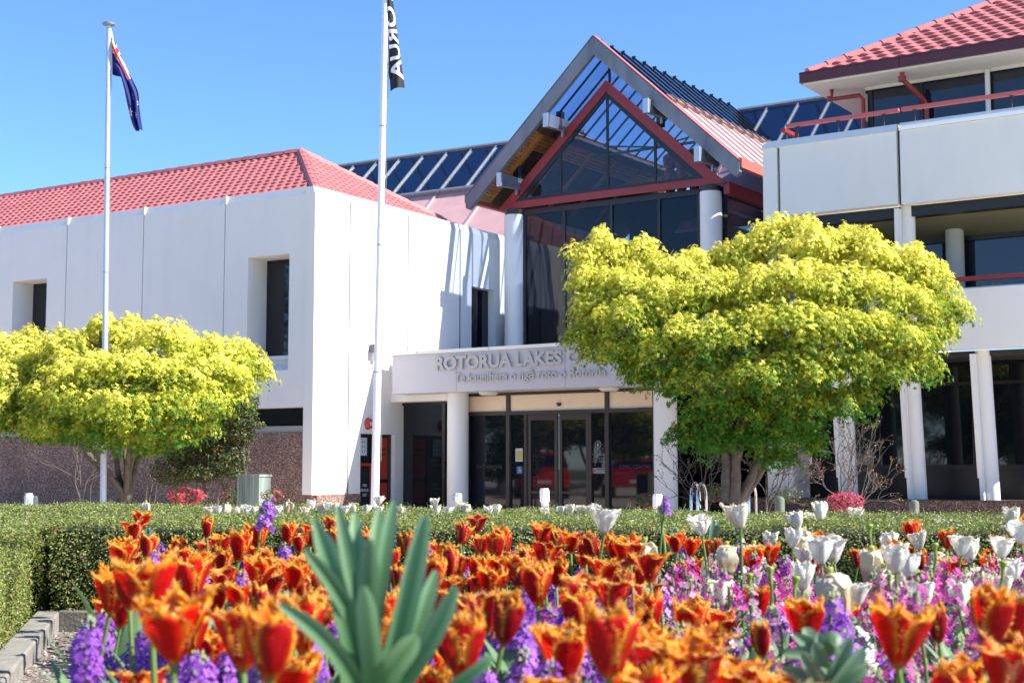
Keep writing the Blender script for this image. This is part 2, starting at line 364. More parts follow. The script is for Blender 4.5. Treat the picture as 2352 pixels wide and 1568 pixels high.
# ---------------------------------------------------------------- ENTRANCE HALL
EH = thing('entrance_hall', G.p(-2.4, 0, 0), 'glazed entrance hall with steep gable, red triangle frame and white round columns', 'building')
AS, AZ = -2.5, 11.03; SL = .93; TF, TB = -.75, 6.65; Wd = 3.58
cs = 1 / math.sqrt(1 + SL * SL); sn = SL * cs
def rp(side, d, off, t):   # point on gable slope, d metres (horizontal) from the ridge, off = offset along the normal
    return G.p(AS + side * d + side * sn * off, t, AZ - SL * d + cs * off)
def slope_slab(mb, side, d0, d1, o0, o1, t0, t1, mi=0):
    P = [rp(side, d, o, t) for o in (o0, o1) for t in (t0, t1) for d in (d0, d1)]
    return mb.hexa(P, mi)
GD = 1.78       # glass down to this distance from the ridge
gr = bpy.data.objects.new('gable_roof', bpy.data.meshes.new('gable_roof')); 
mb = MB()
for sd_ in (-1, 1): slope_slab(mb, sd_, GD, Wd - .02, -.05, .0, TF + .06, TB + 4.5 * (sd_ > 0) * 0)
gr = mb.build('gable_roof', PINKL, EH)
mb = MB()
for sd_ in (-1, 1):
    t = TF + .3
    while t < TB:
        slope_slab(mb, sd_, GD + .04, Wd - .03, .0, .05, t, t + .05); t += .60
mb.build('standing_seams', PINKL, gr)
mb = MB()
for sd_ in (-1, 1): slope_slab(mb, sd_, 0.02, GD, -.03, -.015, TF + .06, TB)
mb.build('roof_glazing', BLUEGL, gr)
mb = MB()
for sd_ in (-1, 1):
    t = TF + .25
    while t < TB + .2:
        slope_slab(mb, sd_, -.03, GD + .02, -.035, .008, t, t + .034); t += .53
mb.build('glazing_bars', BLACK, gr)
mb = MB()
for sd_ in (-1, 1): slope_slab(mb, sd_, GD - .03, GD + .12, .0, .09, TF + .1, TB)
t = TF + .3
while t < TB:
    slope_slab(mb, 1, GD - .05, GD + .14, .09, .12, t, t + .06); t += .45
mb.build('roof_flashing', mat('brown_flashing', (.20, .13, .12), .6, var=.15), gr)
mb = MB()
for sd_ in (-1, 1): slope_slab(mb, sd_, GD + .02, Wd - .04, -.16, -.06, TF + .1, -.05); slope_slab(mb, sd_, GD + .02, GD + .50, -.16, -.06, -.05, TB)
mb.build('soffit_lining', TIMBER, gr)
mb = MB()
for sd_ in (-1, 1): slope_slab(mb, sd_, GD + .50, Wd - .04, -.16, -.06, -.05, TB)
mb.build('inner_lining', boards('shade_darkened_boards', (.035, .02, .014), (.07, .04, .028), rake, .095), gr)  # soffit timber again, darkened to paint in the hall's inner shade
mb = MB()
for sd_ in (-1, 1):
    for t in (TF + .42, TF + 1.7, TF + 2.9, TF + 4.1, TF + 5.3): slope_slab(mb, sd_, GD + .05, Wd - .25, -.24, -.165, t, t + .09)
mb.build('rafters', TIMB, gr)
mb = MB()
for sd_ in (-1, 1):
    slope_slab(mb, sd_, GD - .05, GD + .1, -.34, -.17, TF + .15, TB)
mb.build('roof_plates', TIMD, gr)
mb = MB()
for sd_ in (-1, 1):
    z = AZ - SL * Wd; s = AS + sd_ * Wd
    mb.box(G, s - .02 if sd_ > 0 else s - .11, s + .11 if sd_ > 0 else s + .02, TF - .04, TB, z - .16, z + .06)
mb.build('eaves_gutter', mat('gutter_red_paint', (.50, .13, .11), .45), gr)
# barge boards
mb = MB(); bw = .40
mb.prism(G, [(AS, AZ + .03), (AS, AZ - bw), (AS - Wd - .06 + .1, AZ - bw - SL * (Wd - .06)), (AS - Wd - .06, AZ - SL * (Wd + .06) - .24), (AS - Wd - .06, AZ + .03 - SL * (Wd + .06))], TF - .07, TF + .06)
mb.prism(G, [(AS, AZ + .03), (AS + Wd + .06, AZ + .03 - SL * (Wd + .06)), (AS + Wd + .06, AZ - SL * (Wd + .06) - .24), (AS + Wd + .06 - .1, AZ - bw - SL * (Wd - .06)), (AS, AZ - bw)], TF - .07, TF + .06)
mb.build('barge_board', LEAD, EH, bevel=.006)
for sd_, m__ in ((-1, LEAD), (1, RAILP)): slope_slab(MB0 := MB(), sd_, -.02, Wd + .05, .03, .05, TF - .08, TF + .1); MB0.build('barge_capping', m__, EH)
# purlins with lead end caps
for s, z in ((-3.68, 9.22), (-5.0, 7.96), (-1.02, 9.18), (.24, 7.92)):
    mb = MB(); P = []
    for t, zb in ((-1.02, z - .19), (0, z - .06)):
        pass
    P = [G.p(a, t, zz) for (t, zb) in ((-1.02, z - .17), (-.05, z - .12)) for zz in (zb, z + .14) for a in (s - .06, s + .06)]
    mb.hexa([P[0], P[1], P[4], P[5], P[2], P[3], P[6], P[7]])
    pu = mb.build('purlin', LEAD, EH)
    MB().box(G, s - .066, s + .066, -1.045, -1.0, z - .18, z + .15).build('end_cap', mat('bright_flashing', (.52, .55, .6), .35, metal=.5), pu)
    MB().box(G, s - .03, s + .03, -.30, -.24, z - .27, z - .12).build('bracket', STEEL, pu)
# gable glazing wall at t = 0
ra, rz, rc = -2.53, 10.17, 7.40      # red triangle
lc, rcx = -5.62, .52
mb = MB(); tw = .20
kl = (rz - rc) / (ra - lc); kr = (rz - rc) / (rcx - ra)
def tri(mb, o, i, t0, t1, mi=0):
    """frame of a triangle between outset o and inset i"""
    for (a, b, c, d) in (((o[0], o[1]), (i[0], i[1]), (i[2], i[3]), (o[2], o[3])), ((o[2], o[3]), (i[2], i[3]), (i[4], i[5]), (o[4], o[5])), ((o[4], o[5]), (i[4], i[5]), (i[0], i[1]), (o[0], o[1]))):
        mb.prism(G, [a, b, c, d], t0, t1, mi)
O = (lc, rc - .02, ra, rz, rcx, rc - .02); I = (lc + .52, rc + .15, ra, rz - .28, rcx - .52, rc + .15); I2 = (lc + .80, rc + .22, ra, rz - .40, rcx - .80, rc + .22)
tri(mb, O, I, -.20, -.145); mb.build('triangle_frame', RED, EH, bevel=.005)
mb = MB(); tri(mb, I, I2, -.175, -.13)
for s, zt in ((-3.81, 8.75), (-2.51, 9.85), (-1.25, 8.80)): mb.box(G, s - .03, s + .03, -.18, -.142, rc + .18, zt)
mb.build('triangle_glazing_frame', BLACK, EH)
MB().prism(G, [(lc + .7, rc + .16), (rcx - .7, rc + .16), (ra, rz - .33)], -.16, -.15).build('gable_pane', CLEARGL, EH)
# clerestory between triangle and roof
for sd_, c0, c1 in ((-1, lc, 0), (1, rcx, 0)):
    mb = MB(); x0 = AS; mb.prism(G, [(AS, AZ - .15), (ra, rz - .12), (c0, rc + .1), (AS + sd_ * (Wd - .15), AZ - SL * (Wd - .15) - .15)], -.07, -.06)
    mb.build('clerestory_pane', CLEARGL, EH)
mb = MB()
for s in (-3.88, -5.12, -1.16, .08):
    d = abs(s - AS); ztop = AZ - SL * d - .12; zb = (rz - (d - .0) * (kl if s < ra else kr)) - .06
    mb.box(G, s - .07, s + .07, -.14, .02, max(zb, rc), ztop)
mb.box(G, AS - .02, AS + .02, -.1, -.04, rz - .05, AZ - .1)
mb.build('clerestory_posts', BLACK, EH)
# lower curtain wall
mb = MB().box(G, -5.02, -.14, .02, .12, 3.4, 3.6).box(G, -5.05, -4.9, -.03, .015, 3.4, 7.33).box(G, -.27, -.15, -.04, .04, 3.4, 7.33).box(G, -5.0, -.2, -.04, .03, 7.22, 7.36)
for s in (-3.81, -2.51, -1.25): mb.box(G, s - .038, s + .038, -.03, .012, 3.4, 7.25)
mb.build('curtain_wall_frame', BLACK, EH)
ed = [-4.9, -3.81, -2.51, -1.25, -.27]
for i in range(4): MB().box(G, ed[i] + (.05 if i else 0), ed[i + 1] - (.05 if i < 3 else 0), 0, .015, 3.5, 7.23).build('window_pane', CURTGL, EH)
for s in (-5.22, .08):
    c = G.p(s, -.05, 0); mb = MB(); mb.lathe(c, [(.245, 3.0), (.245, 7.24)], 32); co = mb.build('column', WHITE, EH, smooth=True)
    MB().lathe(c, [(.235, 7.24), (.235, 7.37)], 32).build('column_cap', BROWN, co, smooth=True)
# right side of the hall behind the right column: dark glazing, red edge beam
MB().box(G, .3, .42, .1, TB, 3.0, 7.3).build('side_glazing', DARKGL, EH)
MB().box(G, .42, .56, -.1, TB, 7.15, 7.42).build('eaves_beam', RED, EH)
MB().box(G, -5.55, -5.45, .6, 6.6, 3.0, 7.4).box(G, -5.52, -5.46, .05, .6, 3.0, 4.5).box(G, -5.55, .42, 6.3, 6.6, 3.0, 8.2).box(G, -5.5, .3, .3, 6.3, 3.2, 3.4).build('inner_back_wall', mat('dark_interior', (.02, .02, .022), .9), EH)
MB().box(G, -5.55, .35, 6.25, 6.29, 6.9, 8.6).build('gallery_front', _m['dark_interior'], EH)
# interior trusses and the carved ledge
mb = MB()
for t in (2.2, 5.2):
    for sd_ in (-1, 1): mb.tube([G.p(AS, t, 9.02), rp(sd_, 1.7, -.3, t)], .022, 6)
    mb.box(G, AS - 1.9, AS + 1.9, t, t + .045, 8.98, 9.04)
mb.build('roof_ties', GREENST, EH)
MB().box(G, -2.9, .3, .15, 6.3, 7.30, 7.38).build('inner_ceiling', _m['dark_interior'], EH)  # added partial ceiling: darkens the view through the glass, lets sun rays pass
MB().box(G, -1.75, .15, 1.0, 1.5, 7.3, 7.42).build('display_ledge', TIMD, EH)
# atrium glass roofs behind, left run in the left wing frame, right run in the hall frame
def atrium(fr, s0, s1, tr, zr, te_, ze, zb, tb, parent, pitch=.9, lab=''):
    def q(s, f, o):
        d = np.array([te_ - tr, ze - zr]); ln = np.hypot(*d); nn = np.array([-(zr - ze), (tr - te_)]) / ln
        return fr.p(s, tr + d[0] * f + nn[0] * o, zr + d[1] * f + nn[1] * o)
    def slab(mb, a, b, f0, f1, o0, o1): mb.hexa([q(s, f, o) for o in (o0, o1) for f in (f0, f1) for s in (a, b)])
    mb = MB(); slab(mb, s0, s1, 0, 1, -.02, 0)
    P = [fr.p(s, t, z) for z, t in ((zr, tr), (ze, 2 * tr - te_)) for s in (s0, s1)]; mb.add(P, [(0, 1, 3, 2)])
    a = mb.build('atrium_roof', ATRGL, parent)
    mb = MB(); s = s0
    while s <= s1 + .01: slab(mb, s - .02, s + .02, -.02, 1.05, .0, .045); s += pitch
    slab(mb, s0, s1, -.03, .015, .0, .07); slab(mb, s0, s1, .985, 1.03, -.04, .05)
    mb.build('glazing_bars', STEEL, a)
    mb = MB(); s = s0 + .5
    while s < s1:
        mb.tube([fr.p(s, tr, zr - .12), fr.p(s, 2 * tr - te_, ze - .1)], .05, 6); mb.tube([fr.p(s, te_ + .15, ze - .02), fr.p(s, 2 * tr - te_ - .1, ze - .02)], .04, 6); s += 1.8
    s = s0 + .45
    while s < s1: mb.tube([fr.p(s, tr + .05, zr - .1), fr.p(s, 2 * tr - te_, ze - .05)], .035, 6); s += .9
    mb.build('atrium_frames', GREENST, a)
    mb = MB(); mb.hexa([fr.p(s, t, z) for (t, z) in ((te_ + .05, ze - .12), (tb, zb - .06), (te_ + .05, ze - .06), (tb, zb)) for s in (s0, s1)])
    lo = mb.build('lower_roof', PINKM, parent)
    mb = MB(); s = s0 + .4
    while s < s1:
        mb.hexa([fr.p(a_, t, z) for (t, z) in ((te_ + .05, ze - .08), (tb, zb - .02), (te_ + .05, ze - .0), (tb, zb + .06)) for a_ in (s - .035, s + .035)]); s += 1.9
    mb.build('standing_seams', PINKM, lo)
    return a
atrium(L, -13.0, -1.0, 13.35, 10.78, 11.6, 9.18, 6.3, 8.6, EH)
atrium(G, -2.35, 9, 6.65, 10.82, 4.9, 9.2, 7.0, 2.9, EH)

# entrance canopy
CA = thing('entrance_canopy', G.p(-2, -4.9, 2.62), 'pale lavender-white flat canopy carrying raised grey lettering above the doors', 'canopy')
mb = MB().box(G, -5.09, 2.6, -4.9, .1, 2.66, 3.48); mb.build('fascia', PANEL, CA, bevel=.006)
MB().box(G, -5.14, 2.6, -4.94, -4.7, 3.482, 3.55).box(G, -5.14, -4.94, -4.7, .1, 3.482, 3.55).build('coping', WHITE, CA)
mb = MB()
for s in (-3.40, -.75, 1.9): mb.box(G, s - .006, s + .006, -4.903, -4.89, 2.67, 3.48)
for s in (-4.4, -2.55, -.5): mb.box(G, s - .006, s + .006, -4.943, -4.93, 3.49, 3.55)
mb.build('panel_joints', mat('joint_grey', (.33, .32, .34), .7), CA)
LET = mat('brushed_sign_grey', (.46, .45, .435), .55, var=.10, scale=60)
mb = MB(); sign(mb, G, 'ROTORUA LAKES COUNCIL', -3.93, -4.935, 3.135, .37, .016, .016, width=5.0)
sign(mb, G, 'Te kaunihera o ng\u0101 roto o Rotorua', -3.42, -4.93, 2.865, .25, .01, .005, width=3.62)
mb.build('sign_lettering', LET, CA)
for s in (-2.83, .04, 1.9):
    c = G.p(s, -4.55, 2.59); MB().lathe(c, [(.19, .07), (.2, .05), (.2, .035), (.15, .0)], 28).build('soffit_light', OFFW, CA, smooth=True)
MB().box(G, -5.62, -3.95, -4.42, -4.0, 2.52, 3.3).box(G, -5.62, -5.0, -4.46, -4.1, 3.3, 3.38).build('side_beam', WHITE, CA)
for s in (-3.72, 1.19):
    c = G.p(s, -4.4, 0); MB().lathe(c, [(.225, -.2), (.225, 2.67)], 36).build('canopy_column', WHITE, CA, smooth=True)
# entry glazing, t = -4.1
EN = thing('entrance_doors', G.p(-1.4, -4.1, 0), 'dark bronze sliding entrance doors with glass sidelights and cream panels above', 'door')
T0 = -4.1
mb = MB()
for s, w_ in ((-3.72, .07), (-2.62, .045), (-.25, .045), (.85, .07)): mb.box(G, s - w_, s + w_, T0 - .06, T0 + .06, 0, 2.66)
mb.box(G, -3.7, .9, T0 - .062, T0 + .062, 2.19, 2.27).box(G, -3.7, .9, T0 - .062, T0 + .062, 2.6, 2.662).box(G, -3.7, .9, T0 - .055, T0 + .06, 0, .06)
mb.build('door_frame', BROWN, EN, bevel=.003)
for a, b in ((-3.64, -2.67), (-2.57, -.3), (-.2, .8)): MB().box(G, a, b, T0 - .02, T0 + .02, 2.275, 2.598).build('transom_panel', CREAM, EN)
for a, b in ((-3.64, -2.67), (-2.57, -2.2), (-.66, -.3), (-.2, .8)):
    MB().box(G, a, b, T0, T0 + .015, .06, 2.19).build('sidelight_pane', DARKGL, EN)
mb = MB()
for s in (-2.19, -.64): mb.box(G, s - .03, s + .03, T0 - .05, T0 + .05, 0, 2.19)
mb.build('jamb', BROWN, EN)
for a, b in ((-2.13, -1.42), (-1.38, -.68)):
    d = MB().box(G, a, a + .07, T0 - .03, T0 + .03, .03, 2.15).box(G, b - .07, b, T0 - .03, T0 + .03, .03, 2.15).box(G, a, b, T0 - .028, T0 + .028, 2.07, 2.188).box(G, a, b, T0 - .028, T0 + .028, .03, .12).box(G, a, b, T0 - .026, T0 + .026, .58, .63).build('door', BROWN, EN)
    MB().box(G, a + .07, b - .07, T0 + .0, T0 + .012, .1, 2.08).build('pane', DARKGL, d)
MB().lathe(G.p(-1.38, T0 - .03, 2.39), [(.0, -.05), (.045, -.03), (.055, 0), (.055, .02)], 16).build('door_sensor', BLACK, EN, smooth=True)
YEL = mat('sticker_yellow', (.42, .40, .10), .6); BLU = mat('sticker_blue', (.02, .11, .28), .5); WHT = mat('sticker_white', (.5, .5, .5), .6)
MB().box(G, -2.46, -2.28, T0 - .006, T0 - .002, 1.23, 1.50).build('paper_notice', WHT, EN)
MB().box(G, -2.44, -2.30, T0 - .009, T0 - .0065, 1.26, 1.45).build('yellow_notice', YEL, EN)
st = MB().box(G, -2.43, -2.29, T0 - .006, T0 - .002, .98, 1.13).build('access_sticker', BLU, EN)
mb = MB(); c0 = (-2.355, 1.045)
for k in range(14):
    a, b = R(-160 + k * 20), R(-140 + k * 20)
    mb.prism(G, [(c0[0] + .035 * math.cos(a), c0[1] + .035 * math.sin(a)), (c0[0] + .027 * math.cos(a), c0[1] + .027 * math.sin(a)), (c0[0] + .027 * math.cos(b), c0[1] + .027 * math.sin(b)), (c0[0] + .035 * math.cos(b), c0[1] + .035 * math.sin(b))], T0 - .009, T0 - .0065)
mb.box(G, -2.372, -2.362, T0 - .009, T0 - .0065, 1.04, 1.095).box(G, -2.372, -2.335, T0 - .009, T0 - .0065, 1.04, 1.048).box(G, -2.34, -2.332, T0 - .009, T0 - .0065, 1.0, 1.045).prism(G, [(-2.377, 1.1), (-2.357, 1.1), (-2.357, 1.118), (-2.377, 1.118)], T0 - .009, T0 - .0065)
mb.build('wheelchair_symbol', WHT, st)
mb = MB(); sign(mb, G, 'OFFICE HOURS', -.48, T0 - .004, 1.34, .075, .001, 0, 'CENTER', .34)
sign(mb, G, 'MONDAY TO FRIDAY', -.48, T0 - .004, 1.27, .05, .001, 0, 'CENTER', .33); sign(mb, G, '8.00AM - 5.00PM', -.48, T0 - .004, 1.21, .05, .001, 0, 'CENTER', .27)
mb.build('hours_lettering', mat('etched_grey', (.28, .28, .28), .7), EN)
mb = MB()
for k in range(20):
    a, b = R(k * 18), R(k * 18 + 18); c0 = (-.48, 1.56)
    mb.prism(G, [(c0[0] + .075 * math.cos(a), c0[1] + .075 * math.sin(a)), (c0[0] + .062 * math.cos(a), c0[1] + .062 * math.sin(a)), (c0[0] + .062 * math.cos(b), c0[1] + .062 * math.sin(b)), (c0[0] + .075 * math.cos(b), c0[1] + .075 * math.sin(b))], T0 - .006, T0 - .003)
mb.prism(G, [(-.49, 1.51), (-.47, 1.51), (-.455, 1.57), (-.48, 1.605), (-.505, 1.57)], T0 - .006, T0 - .003); mb.build('crest_emblem', _m['etched_grey'], EN)
ct = MB().box(G, -.62, -.32, T0 - .006, T0 - .002, .99, 1.10).build('caution_sticker', mat('sticker_grey', (.30, .30, .30), .6), EN)
mb = MB(); sign(mb, G, 'CAUTION', -.52, T0 - .0075, 1.055, .05, .001, .001, width=.19); sign(mb, G, 'THIS DOOR IS AUTOMATIC', -.52, T0 - .0075, 1.02, .025, .001, 0, width=.17); mb.build('caution_lettering', BLACK, ct)
mb = MB(); mb.prism(G, [(-.61, 1.02), (-.54, 1.02), (-.575, 1.085)], T0 - .0075, T0 - .0065); mb.build('caution_triangle', mat('sticker_red', (.4, .02, .02), .6), ct)
for a, b in ((-3.45, -2.8), (.0, .7)):
    mb = MB(); sign(mb, G, 'CIVIC CENTRE', a, T0 - .004, 1.09, .1, .001, 0, width=b - a); mb.build('civic_lettering', mat('etched_dark', (.05, .05, .05), .7), EN)
# glazed screen between the left wing and the left canopy column
SC = thing('glazed_side_screen', G.p(-5, -3.95, 0), 'tall dark glass screen between the red sprinkler door and the left canopy column', 'glass screen')
mb = MB().box(G, -5.72, -3.9, -4.0, -3.9, 2.46, 2.54).box(G, -5.72, -5.6, -4.0, -3.9, 0, 2.46).box(G, -4.44, -4.36, -4.0, -3.9, 0, 2.46).box(G, -3.98, -3.9, -4.0, -3.9, 0, 2.46).box(G, -5.6, -4.44, -4.0, -3.9, 0, .1)
mb.build('screen_frame', BLACK, SC); MB().box(G, -5.6, -4.44, -3.95, -3.94, .1, 2.46).build('screen_pane', DARKGL, SC); MB().box(G, -4.36, -3.98, -3.95, -3.94, .0, 2.46).build('screen_pane', DARKGL, SC)
MB().box(G, -5.55, -5.4, -3.956, -3.952, .18, .36).build('exit_sticker', mat('sticker_green', (.02, .12, .08), .5), SC)
# sprinkler cabinet in the wall recess
CB = thing('sprinkler_cabinet', L.p(0, 2.1, 0), 'recessed fire sprinkler cabinet with red stop valve door beside the glass screen', 'cabinet')
mb = MB().box(L, -.25, -.16, 1.55, 2.77, -.2, 1.82); mb.box(L, -.16, -.1, 1.55, 1.6, 0, 1.8).box(L, -.16, -.1, 2.08, 2.16, 0, 1.8).box(L, -.16, -.1, 2.66, 2.77, 0, 1.8).box(L, -.16, -.1, 1.55, 2.77, 1.74, 1.82).build('cabinet_frame', BLACK, CB)
rd = mat('signal_red_paint', (.42, .035, .02), .45, var=.05)
dr = MB().box(L, -.16, -.12, 2.16, 2.66, .86, 1.74).box(L, -.16, -.12, 2.16, 2.66, 0, .78).build('valve_door', rd, CB)
mb = MB(); sign(mb, L, 'SPRINKLER', -.117, 2.24, 1.47, .085, .002, .002, width=.34, axis='t'); sign(mb, L, 'STOP VALVE', -.117, 2.24, 1.36, .085, .002, .002, width=.34, axis='t'); mb.build('door_lettering', BLACK, dr)
ib = MB().box(L, -.16, -.11, 1.6, 2.08, .12, 1.1).build('inlet_panel', mat('inlet_black', (.012, .02, .018), .35), CB)
mb = MB()
for i, s in enumerate(('FIRE', 'SPRINKLER', 'INLET')): sign(mb, L, s, -.107, 1.68 + (.1 if len(s) < 6 else 0), .70 - i * .1, .085, .002, .001, width=(.14 if len(s) < 6 else .3), axis='t')
sign(mb, L, 'TI MATERIALS', -.107, 1.7, .83, .05, .001, 0, width=.26, axis='t') if False else None
mb.build('inlet_lettering', WHT, ib)
MB().box(L, -.16, -.09, 1.6, 2.08, 1.14, 1.2).box(L, -.16, -.09, 2.02, 2.08, .12, 1.14).build('red_trim', rd, CB)
pn = MB().box(L, -.14, -.12, 1.63, 1.93, 1.36, 1.76).build('site_plan_notice', mat('notice_paper', (.55, .62, .66), .7), CB)
mb = MB()
for i in range(3):
    for k in range(3): mb.box(L, -.119, -.117, 1.67 + i * .08, 1.70 + i * .08, 1.42 + k * .1, 1.48 + k * .1)
mb.build('plan_drawing', mat('ink_grey', (.2, .24, .27), .8), pn)
MB().box(L, -.15, -.13, 1.6, 2.08, 1.22, 1.32).build('pump_window', DARKGL, CB)
# alarm bell, light, on the sunlit wall
BE = thing('alarm_bell', L.p(0, 1.8, 2.03), 'round red fire alarm bell on the sunlit white wall above the sprinkler cabinet', 'alarm bell')
def disc(mb, fr, t, z, s0, s1, r, n=24, mi=0):
    ring = [(r * math.cos(2 * math.pi * k / n), r * math.sin(2 * math.pi * k / n)) for k in range(n)]
    P = [fr.p(s0, t + a, z + b) for a, b in ring] + [fr.p(s1, t + a * .82, z + b * .82) for a, b in ring]
    mb.add(P, [tuple(range(n)), tuple(range(2 * n - 1, n - 1, -1))] + [(k, (k + 1) % n, (k + 1) % n + n, k + n) for k in range(n)], mi)
mb = MB(); disc(mb, L, 1.8, 2.03, .0, .05, .13); disc(mb, L, 1.8, 2.03, .05, .09, .115); mb.build('gong', rd, BE, smooth=True)
mb = MB(); disc(mb, L, 1.8, 2.03, .09, .1, .05); mb.build('label_disc', WHT, BE)
FL = thing('security_light', L.p(0, 2.0, 3.6), 'small dark floodlight on the sunlit white wall behind the tall flagpole', 'wall light')
MB().box(L, .02, .2, 1.82, 2.02, 3.55, 3.72).build('lamp_housing', mat('grey_plastic', (.12, .12, .13), .5), FL); MB().box(L, 0, .1, 1.88, 1.98, 3.38, 3.55).build('bracket', OFFW, FL); MB().box(L, .205, .212, 1.84, 2.0, 3.57, 3.7).build('lens', DARKGL, FL)

# carved figures behind the gable glass
CARV = mat('red_brown_carving', (.15, .055, .045), .5, var=.25, scale=14, bump=.6, bscale=30)
for i, (s, lab) in enumerate(((-1.62, 'tall red-brown carved post figure, leftmost of four behind the gable glass'), (-1.32, 'red-brown carved post figure with long face, second of four behind the glass'), (-.98, 'slim red-brown carved figure, third of four behind the gable glass'), (-.70, 'red-brown carved post figure, rightmost of four behind the gable glass'))):
    c = G.p(s, 1.25, 7.42); h = 1.22 - .04 * abs(i - 1.4); cf = thing('carved_figure', c, lab, 'carving', 'carved figures behind the gable glass')
    mb = MB(); mb.lathe(c, [(.13, 0), (.15, .08), (.1, .2), (.14, .3), (.17, .42), (.12, .55), (.15, .66), (.1, .76)], 12); mb.build('body', CARV, cf, smooth=True)
    mb = MB(); mb.lathe(c + [0, 0, 0], [(.09, .76 * 1), (.15, .86), (.17, .98), (.16, 1.08), (.1, h - .04), (.03, h)], 12)
    n_ = -G.v; f = c + n_ * .15; mb.tube([f + [0, 0, 1.02], f + n_ * .04 + [0, 0, .93], f + [0, 0, .9]], [.02, .035, .02], 6)
    for e in (-1, 1): mb.tube([f + G.r * e * .06 + [0, 0, 1.03] - n_ * .03, f + G.r * e * .06 + n_ * .005 + [0, 0, 1.03]], .028, 6)
    mb.tube([f + G.r * -.05 + [0, 0, .87] - n_ * .02, f + n_ * .02 + [0, 0, .86], f + G.r * .05 + [0, 0, .87] - n_ * .02], .018, 6); mb.build('head', CARV, cf, smooth=True)
    mb = MB()
    for e in (-1, 1): mb.tube([c + G.r * e * .13 + [0, 0, .7], c + G.r * e * .19 + n_ * .05 + [0, 0, .55], c + G.r * e * .1 + n_ * .15 + [0, 0, .42]], [.04, .04, .03], 6)
    mb.build('arms', CARV, cf, smooth=True)

# ---------------------------------------------------------------- RIGHT BLOCK
RB = thing('office_block', G.p(6, -3, 0), 'white three-storey office block with balconies and red roof at the right', 'building')
def ppanel(s0, s1, z0, z1, t=-3.0, th=.22, cap=.13):
    mb = MB().box(G, s0, s1, t, t + th, z0, z1 - cap); mb.prism_s(G, [(t, z1 - cap), (t + .07, z1), (t + th, z1), (t + th, z1 - cap)], s0, s1); return mb.build('parapet_panel', WHITE, RB)
ppanel(3.01, 5.34, 5.97, 7.33, cap=0.0001); 
mb = MB(); mb.prism_s(G, [(-3.03, 7.33), (-2.95, 7.48), (-2.7, 7.48), (-2.7, 7.33)], 2.65, 5.345); mb.build('parapet_coping', WHITE, RB)
ppanel(5.41, 9.4, 5.95, 7.33, t=-3.02, cap=.0001); MB().prism_s(G, [(-3.05, 7.335), (-2.97, 7.485), (-2.7, 7.485), (-2.7, 7.335)], 5.40, 9.4).build('parapet_coping', WHITE, RB)
MB().box(G, 2.65, 2.95, -2.99, -2.6, 0, 7.33).build('corner_pier', WHITE, RB)
MB().box(G, 5.345, 5.41, -2.9, -2.7, 5.97, 7.4).box(G, 2.95, 3.01, -2.9, -2.7, 5.0, 7.3).build('panel_joint', mat('shadow_gap', (.04, .035, .035), .8), RB)
MB().box(G, 2.66, 2.9, -2.6, 8, 0, 7.4).build('side_wall', WHITE, RB)
ppanel(3.01, 9.4, 3.21, 4.33, t=-3.0, cap=.03)
MB().box(G, 2.95, 9.4, -2.78, 1, 3.9, 4.1).box(G, 2.95, 9.4, -2.78, 3, 6.95, 7.1).build('floor_slab', OFFW, RB)
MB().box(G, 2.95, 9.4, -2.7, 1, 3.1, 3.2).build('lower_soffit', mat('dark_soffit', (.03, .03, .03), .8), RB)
# first floor recess: bulkhead, soffit, glazing, columns
MB().box(G, 2.95, 9.4, -2.75, -2.5, 5.75, 5.95).build('bulkhead', BLACK, RB)
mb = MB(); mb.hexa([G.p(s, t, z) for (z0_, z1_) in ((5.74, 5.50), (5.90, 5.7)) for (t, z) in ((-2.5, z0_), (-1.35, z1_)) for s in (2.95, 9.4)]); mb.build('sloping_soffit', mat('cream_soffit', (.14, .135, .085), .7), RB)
wg = MB().box(G, 2.95, 9.4, -1.35, -1.3, 4.1, 5.7).build('balcony_window', DARKGL2, RB)
mb = MB()
for s in (4.5, 6.0, 7.55, 9.0): mb.box(G, s - .05, s + .05, -1.42, -1.3, 4.1, 5.55)
mb.box(G, 2.95, 9.4, -1.42, -1.3, 5.42, 5.52); mb.build('window_frames', BLACK, wg)
MB().box(G, 7.9, 8.8, -1.2, -.5, 5.3, 5.33).build('ceiling_light', mat('panel_light', (.8, .7, .5), .6), RB)
def fincol(s, z0, z1, lean=.1, step=.4):
    mb = MB()
    def X(z): return s + lean * (1 - (z - z0) / (z1 - z0))
    a = G.p(X(z0) + .165, -2.66, z0); b = G.p(X(z1) + .165, -2.66, z1)
    mb.tube([a, b], .135, 28); c = mb.build('column', WHITE, RB, smooth=True)
    mb = MB(); zz0 = z0 + step; zz1 = z1 - .07
    for (zl, zh, f, wd) in ((zz0, zz1, -.0, .0), (z0, zz0, .02, .0)):
        P = [G.p(X(z) + a_, t, z) for z in (zl, zh) for t in (-2.93 + f, -2.62) for a_ in (0 + f, .085)]
        mb.hexa(P)
    mb.build('fin', WHITE, c)
for s in (2.62 + .05, 3.93, 5.24, 6.55, 7.86, 9.1): fincol(s, .52, 3.2)
for s in (5.24, 7.9): fincol(s, 4.1, 5.97, 0, 0.3)
c = G.p(5.98, -1.7, 0); MB().lathe(c, [(.17, 4.1), (.17, 5.6)], 28).build('round_column', mat('shaded_column_paint', (.45, .44, .40), .7), RB, smooth=True)
